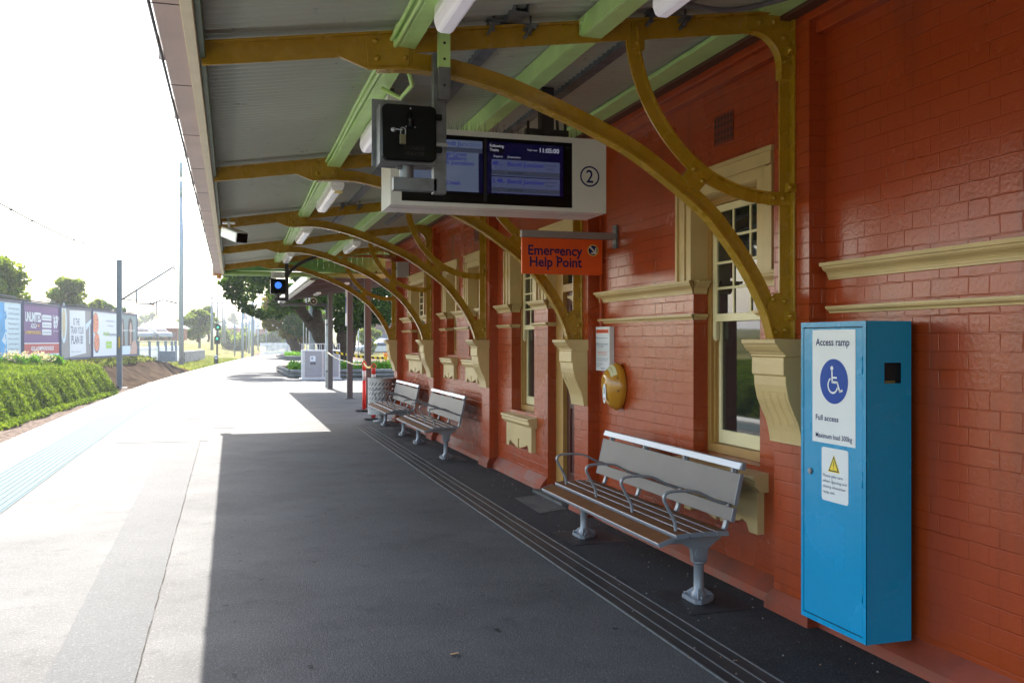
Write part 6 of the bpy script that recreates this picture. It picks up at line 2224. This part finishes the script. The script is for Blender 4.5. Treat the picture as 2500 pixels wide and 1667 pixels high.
# cars
def make_car(name, label, col, loc, ang, scale=1.0, group='parked cars in the car parks'):
    paint = mat('car_paint_%s' % col[0], col[1], rough=.18, var=.02, metal=.3, coat=.6)
    t = thing(name, label, 'car', (0, 0, 0), group)
    L_, Wd = 4.4, 1.75
    body = [(-2.2, .32), (-2.2, .62), (-2.05, .82), (-1.2, .93), (-1.0, .95), (1.35, .98), (2.05, .92), (2.2, .70), (2.2, .32), (1.75, .30), (1.6, .55), (1.35, .64), (1.1, .55), (.98, .28), (-.98, .28), (-1.1, .55), (-1.35, .64), (-1.6, .55), (-1.75, .30)]
    m = MB(paint); m.prism(body, lambda p, q, s: (p, s, q), -Wd / 2, Wd / 2); m.build('body', t, bevel=.05)
    m = MB(paint)
    m.hexa([(-1.05, -.80, .94), (1.75, -.80, .97), (1.75, .80, .97), (-1.05, .80, .94)], [(-.35, -.60, 1.42), (1.1, -.60, 1.42), (1.1, .60, 1.42), (-.35, .60, 1.42)]); m.build('cabin', t, bevel=.05)
    m = MB(GLASS)
    m.hexa([(-.80, -.815, .98), (1.45, -.815, .99), (1.45, .815, .99), (-.80, .815, .98)], [(-.32, -.645, 1.36), (1.0, -.645, 1.36), (1.0, .645, 1.36), (-.32, .645, 1.36)])
    m.hexa([(-1.06, -.68, 1.0), (-.4, -.68, 1.0), (-.4, .68, 1.0), (-1.06, .68, 1.0)], [(-.52, -.55, 1.36), (-.3, -.55, 1.36), (-.3, .55, 1.36), (-.52, .55, 1.36)])
    m.build('window', t)
    for x in (-1.35, 1.35):
        for s in (-1, 1):
            m = MB(RUB); m.tube([(x, s * .68, .31), (x, s * .88, .31)], .31, 16); m.use(ALU); m.tube([(x, s * .86, .31), (x, s * .885, .31)], .19, 12); m.build('wheel', t)
    for s in (-1, 1):
        m = MB(SIGNW); m.box(-2.21, -2.12, s * .8 - .17 * (s > 0), s * .8 + .17 * (s < 0), .62, .76); m.build('headlight', t)
        m = MB(PRED); m.box(2.13, 2.21, s * .8 - .15 * (s > 0), s * .8 + .15 * (s < 0), .68, .84); m.build('tail_light', t)
    t.location = loc; t.rotation_euler = (0, 0, ang)
    return t


c0 = make_car('parked_car', 'silver car leftmost in the raised car park beside the last billboard', ('silver', (.45, .48, .55)), (0, 0, 0), 0)
def placec(c, u, v, D, ang):
    p = at(u, v, D); c.location = p; c.rotation_euler = (0, 0, ang)
placec(c0, 345, 829, 112, 1.9)
for (u, v, D, ang, lb) in ((369, 827, 118, 1.7, 'second silver car from the left under the white shed roof'), (388, 829, 113, 2.0, 'silver car nearest the telecom mast in the raised car park'),
                           (868, 864, 118, .3, 'pale car behind the brown posts in the right car park, nearest the shelter'), (884, 862, 112, .9, 'silver car between the two thick brown posts in the right car park'), (923, 864, 112, .2, 'silver car visible left of the last corbel'), (938, 852, 125, .5, 'farther silver car above the others in the right car park')):
    c = copy_tree(c0, (0, 0, 0), lb); placec(c, u, v, D, ang)

# right side: grass, brick building, cone, trees, platform 1 track
t = thing('brick_block', 'dark brick commercial building with blue awning beyond the right car park', 'building', at(930, 850, 150))
a = at(905, 850, 150)
m = MB(mat('far_brick', (.16, .07, .06), rough=.8, var=.2)); m.box(a[0], a[0] + 14, a[1], a[1] + 10, -1, EYE + (HZ - 783) * 150 / FPX); m.build('wall', t)
m = MB(mat('awning_navy', (.03, .06, .12), rough=.6)); m.box(a[0], a[0] + 12, a[1] - 2, a[1] - .05, 1.3, 2.6); m.build('awning', t)
m = MB(GLASS); m.box(a[0] + 1, a[0] + 11, a[1] - .06, a[1] - .01, 3.0, 3.8); m.build('window', t)
b = at(942, 872, 60)
t = thing('orange_marker', 'small orange marker cone on a stand by the far track on the right', 'cone', (b[0], b[1], 0))
m = MB(mat('cone_orange', (.9, .25, .01), rough=.5)); m.tube([(b[0], b[1], .78), (b[0], b[1], .66), (b[0], b[1], .30)], [.15, .14, .06], 12); m.build('cone', t)
m = MB(BLKM); m.tube([(b[0], b[1], 0), (b[0], b[1], .3)], .02, 6); m.build('stand', t)
rails_r = thing('railway_track', 'railway track on the right side of the platform, seen past the posts', 'railway track', (13, 70, -.9))
m = MB(RUST)
for q in (11.2, 12.7): m.bar((q, -10, -.1), (q + 4, 160, -.1), .07, .14)
m.build('rail', rails_r)
struct_ = MB(GRASS); struct_.box(13.6, 30, 40, 118, -.5, -.02); struct(struct_.build('verge'))
tree(905, 862, 105, 62, 790, 856, 'small bright young tree in the right car park', n=2600, leaf=.22, nclump=14, seed=3)
m = MB(POLE); b = at(875, 862, 100); m.tube([(b[0], b[1], -.5), (b[0], b[1], EYE + 60 * 100 / FPX)], .07, 6)
tag(m.build('lamp_pole', None), 'thin pale pole standing in the right car park', 'pole')
# steel column behind the cabinet
b = at(762, 905, 52)
t = thing('steel_column', 'thick blue grey steel column with thin white pipe behind the equipment cabinet', 'column', (b[0], b[1], 0))
m = MB(POLE); m.box(b[0] - .17, b[0] + .17, b[1] - .2, b[1] + .2, 0, 6.5); m.build('shaft', t)
m = MB(PF); m.tube([(b[0] - .32, b[1], 0), (b[0] - .32, b[1], 6)], .03, 6); m.tube([(b[0] - .48, b[1], 0), (b[0] - .48, b[1], 2.7), (b[0] - .48, b[1], 2.9)], [.025, .025, .05], 6); m.build('pipe', t)

# ------------------------------------------------------------------ background trees and suburb
tree(-8, 880, 62, 165, 640, 790, 'broad tree at the left edge above the blue billboard', n=9000, leaf=.17, nclump=30, seed=21)
tree(172, 880, 88, 98, 684, 790, 'bushy tree behind the grey billboard, with open branches', n=8000, leaf=.19, nclump=24, seed=22)
tree(225, 870, 100, 60, 728, 780, 'low tree between the bushy tree and the round clipped one', n=3000, leaf=.2, nclump=14, seed=23)
tree(258, 860, 105, 46, 733, 790, 'round dense tree crown above the white billboard', LEAFD, n=3500, leaf=.18, nclump=12, seed=24)
tree(292, 860, 110, 40, 745, 800, 'dark tree half behind the steel mast', LEAFD, n=2500, leaf=.2, nclump=10, seed=25)
tree(482, 830, 135, 74, 758, 822, 'dense green tree left of the utility poles', n=8000, leaf=.27, nclump=22, seed=26)
tree(508, 830, 150, 46, 748, 820, 'taller tree behind the tallest utility pole', n=4000, leaf=.3, nclump=14, seed=27)
tree(575, 838, 190, 90, 805, 845, 'low spreading bush on the yellow bank right of the signal', n=4200, leaf=.35, nclump=18, seed=28, cat='bush', name='bush')
tree(680, 850, 200, 70, 806, 852, 'dark tree beyond the platform end fence', LEAFD, n=3500, leaf=.4, nclump=16, seed=29)
tree(720, 850, 190, 60, 800, 850, 'dark tree beside the trunk of the leaning tree', LEAFD, n=3000, leaf=.4, nclump=12, seed=30)
tree(568, 790, 420, 24, 766, 790, 'hazy blue tree on the ridge left of the church tower', n=1200, leaf=1.0, nclump=8, seed=31)
k = 0
rt_ = random.Random(77)
for (u, vg, w_, h_, D) in ((330, 800, 30, 22, 330), (352, 790, 26, 24, 360), (372, 788, 12, 26, 340), (392, 798, 40, 22, 300), (408, 806, 46, 22, 260), (438, 800, 36, 18, 330), (462, 792, 34, 20, 380), (540, 800, 30, 16, 420), (590, 800, 36, 16, 460), (620, 806, 34, 16, 420), (650, 808, 40, 18, 380), (680, 812, 40, 20, 330), (555, 815, 40, 14, 300), (600, 822, 46, 16, 260)):
    k += 1
    tree(u, vg, D, w_, vg - h_, vg - 1, 'hazy tree on the far hillside, number-free clump %s' % ['above the last billboard', 'left of the shed roof peak', 'narrow and dark above the shed', 'right of the shed roof peak', 'low, beside the telecom mast', 'just right of the telecom mast', 'on the ridge behind the dense tree', 'between the pole cluster and the tower', 'below the church tower', 'right of the church tower', 'left of the tree trunk', 'behind the far fence', 'above the yellow bank', 'low over the rail yard'][k - 1], n=900, leaf=D / 380., nclump=7, seed=100 + k, group='trees on the far hillside')
for o in bpy.data.objects:
    if 'label' in o and 'number-free clump ' in o['label']: o['label'] = o['label'].replace(', number-free clump ', ', ')
WALLS = [mat('render_pale', (.55, .52, .48), rough=.8), mat('render_brick', (.30, .16, .12), rough=.8), mat('render_white', (.70, .70, .68), rough=.8)]
ROOFS = [mat('roof_pale', (.62, .62, .62), rough=.5), mat('roof_tile', (.35, .20, .16), rough=.8), mat('roof_grey', (.35, .36, .38), rough=.7)]
hs = ((345, 372, 795, 786, 803, 300, 'house with grey roof left behind the shed'), (420, 436, 790, 783, 797, 380, 'small pale house just left of the telecom mast'), (449, 470, 793, 786, 799, 400, 'small house just right of the telecom mast'),
      (530, 552, 795, 786, 806, 300, 'pale house between the utility poles'), (553, 582, 800, 790, 810, 250, 'white roofed house left of the church tower'), (606, 634, 793, 785, 803, 300, 'broad pale house right of the church tower'),
      (580, 606, 786, 780, 794, 380, 'house directly below the church tower'), (622, 652, 802, 795, 812, 240, 'low house behind the catenary portals'), (655, 690, 798, 790, 810, 260, 'pale house above the far fence'))
for k, h in enumerate(hs):
    hip(*h[:6], h[6], group='houses on the far hillside', wall=WALLS[k % 3], roof=ROOFS[(k * 2) % 3])
b = at(596, 790, 420)
t = thing('church_tower', 'square church tower with pointed spire on the skyline', 'tower', b)
m = MB(mat('tower_brick', (.25, .16, .16), rough=.8)); m.box(b[0] - .9, b[0] + .9, b[1] - .9, b[1] + .9, b[2] - 4, EYE + (HZ - 766) * 420 / FPX); m.build('shaft', t)
m = MB(ROOFS[2]); zt = EYE + (HZ - 766) * 420 / FPX; m.tube([(b[0], b[1], zt), (b[0], b[1], zt + .6), (b[0], b[1], zt + 2.2)], [1.0, .5, .05], 8); m.build('spire', t)
m = MB(GLASS); m.box(b[0] - .3, b[0] + .3, b[1] - .93, b[1] - .88, zt - 1.5, zt - .5); m.build('window', t)

for k, (u, v, D, w_, h_, lb) in enumerate(((598, 846, 210, 44, 26, 'dim green tree low over the rail yard, left of the portals'), (632, 848, 240, 50, 30, 'dim green tree between two catenary portals'), (655, 846, 260, 46, 34, 'dim green tree above the left end of the white picket fence'), (700, 848, 230, 50, 36, 'dim green tree above the middle of the white picket fence'), (560, 842, 240, 46, 20, 'dim low tree at the edge of the grassy bank'), (470, 826, 210, 60, 30, 'dim tree between the telecom mast and the utility poles'))):
    tree(u, v, D, w_, v - h_, v - 2, lb, LEAFD if k % 2 else LEAFM, n=1800, leaf=D / 480., nclump=12, seed=200 + k, group='trees around the rail yard')
for k, (u, D, v0, lb) in enumerate(((573, 150, 790, 'thin grey mast on the grassy bank, left of the portals'), (602, 180, 770, 'thin grey mast among the portals, under the church tower'), (618, 130, 735, 'tallest thin grey mast among the portals'), (650, 170, 775, 'thin grey mast above the left end of the picket fence'), (668, 210, 790, 'short thin grey mast in front of the dim trees'))):
    b = at(u, 852, D); tp = at(u, v0, D)
    t = thing('trackside_mast', lb, 'mast', b, 'thin masts along the tracks')
    m = MB(MAST); m.tube([(b[0], b[1], -1.2), tp], .13, 6); m.build('pole', t)
    m = MB(MAST); m.bar((tp[0] - .1, tp[1], tp[2] - .6), (tp[0] + 2.2, tp[1], tp[2] - .2), .08, .08); m.build('arm', t)
m = MB(BALL); m.add([at(590, 862, 110), at(760, 862, 110), (60, 330, -.9), (8, 330, -.9)], [(0, 1, 2, 3)])
m.V = [(x, y, -.88) for x, y, z in m.V]
struct(m.build('rail_yard_ballast', None, recalc=False))

# ------------------------------------------------------------------ haze
HAZE = bpy.data.materials.new('haze'); HAZE.use_nodes = True
nt = HAZE.node_tree
nt.nodes.remove(nt.nodes['Principled BSDF'])
pv = N(nt, 'ShaderNodeVolumePrincipled'); pv.inputs['Color'].default_value = (.9, .94, 1, 1); pv.inputs['Density'].default_value = 0.00045; pv.inputs['Anisotropy'].default_value = .3
nt.links.new(pv.outputs[0], nt.nodes['Material Output'].inputs['Volume'])
m = MB(HAZE); m.box(-2600, 2600, -400, 3600, -3, 60)
hz_ = m.build('haze', None); hz_['kind'] = 'stuff'

# small litter: dry leaves, gum spots and grit along the drain and wall base
GUM = mat('gum_spot', (.02, .02, .022), rough=.7, spec=.2); PALEG = mat('pale_grit', (.30, .29, .27), rough=.9, spec=.1)
m = MB(GUM)
for k in range(170):
    x = rnd.uniform(-.1, 3.05); y = rnd.uniform(2.8, 16); r_ = rnd.uniform(.008, .022)
    if 2.19 < x < 2.48: continue
    m.use(GUM if rnd.random() < .6 else MATS['patch_asphalt'])
    m.add([(x + r_ * math.cos(a) * rnd.uniform(.7, 1.1), y + r_ * math.sin(a) * rnd.uniform(.7, 1.1), .0085) for a in np.linspace(0, 2 * PI, 9)[:-1]], [tuple(range(8))])
tag(m.build('gum_spots', None, recalc=False), 'dark gum spots dotted over the shaded asphalt', 'gum spots', kind='stuff')
m = MB(PALEG)
for k in range(260):
    x = rnd.choice([rnd.uniform(2.5, 3.05), rnd.uniform(2.2, 2.5), rnd.uniform(2.9, 3.1)]); y = rnd.uniform(3, 15); r_ = rnd.uniform(.002, .006)
    z_ = .0125
    m.use(PALEG if rnd.random() < .7 else MATS['leaf_litter'])
    m.add([(x - r_, y - r_, z_), (x + r_, y - r_ * .6, z_), (x + r_ * .5, y + r_, z_ + r_), (x - r_, y + r_ * .7, z_)], [(0, 1, 2, 3)])
tag(m.build('grit', None, recalc=False), 'pale grit and leaf scraps along the foot of the wall', 'grit', kind='stuff')
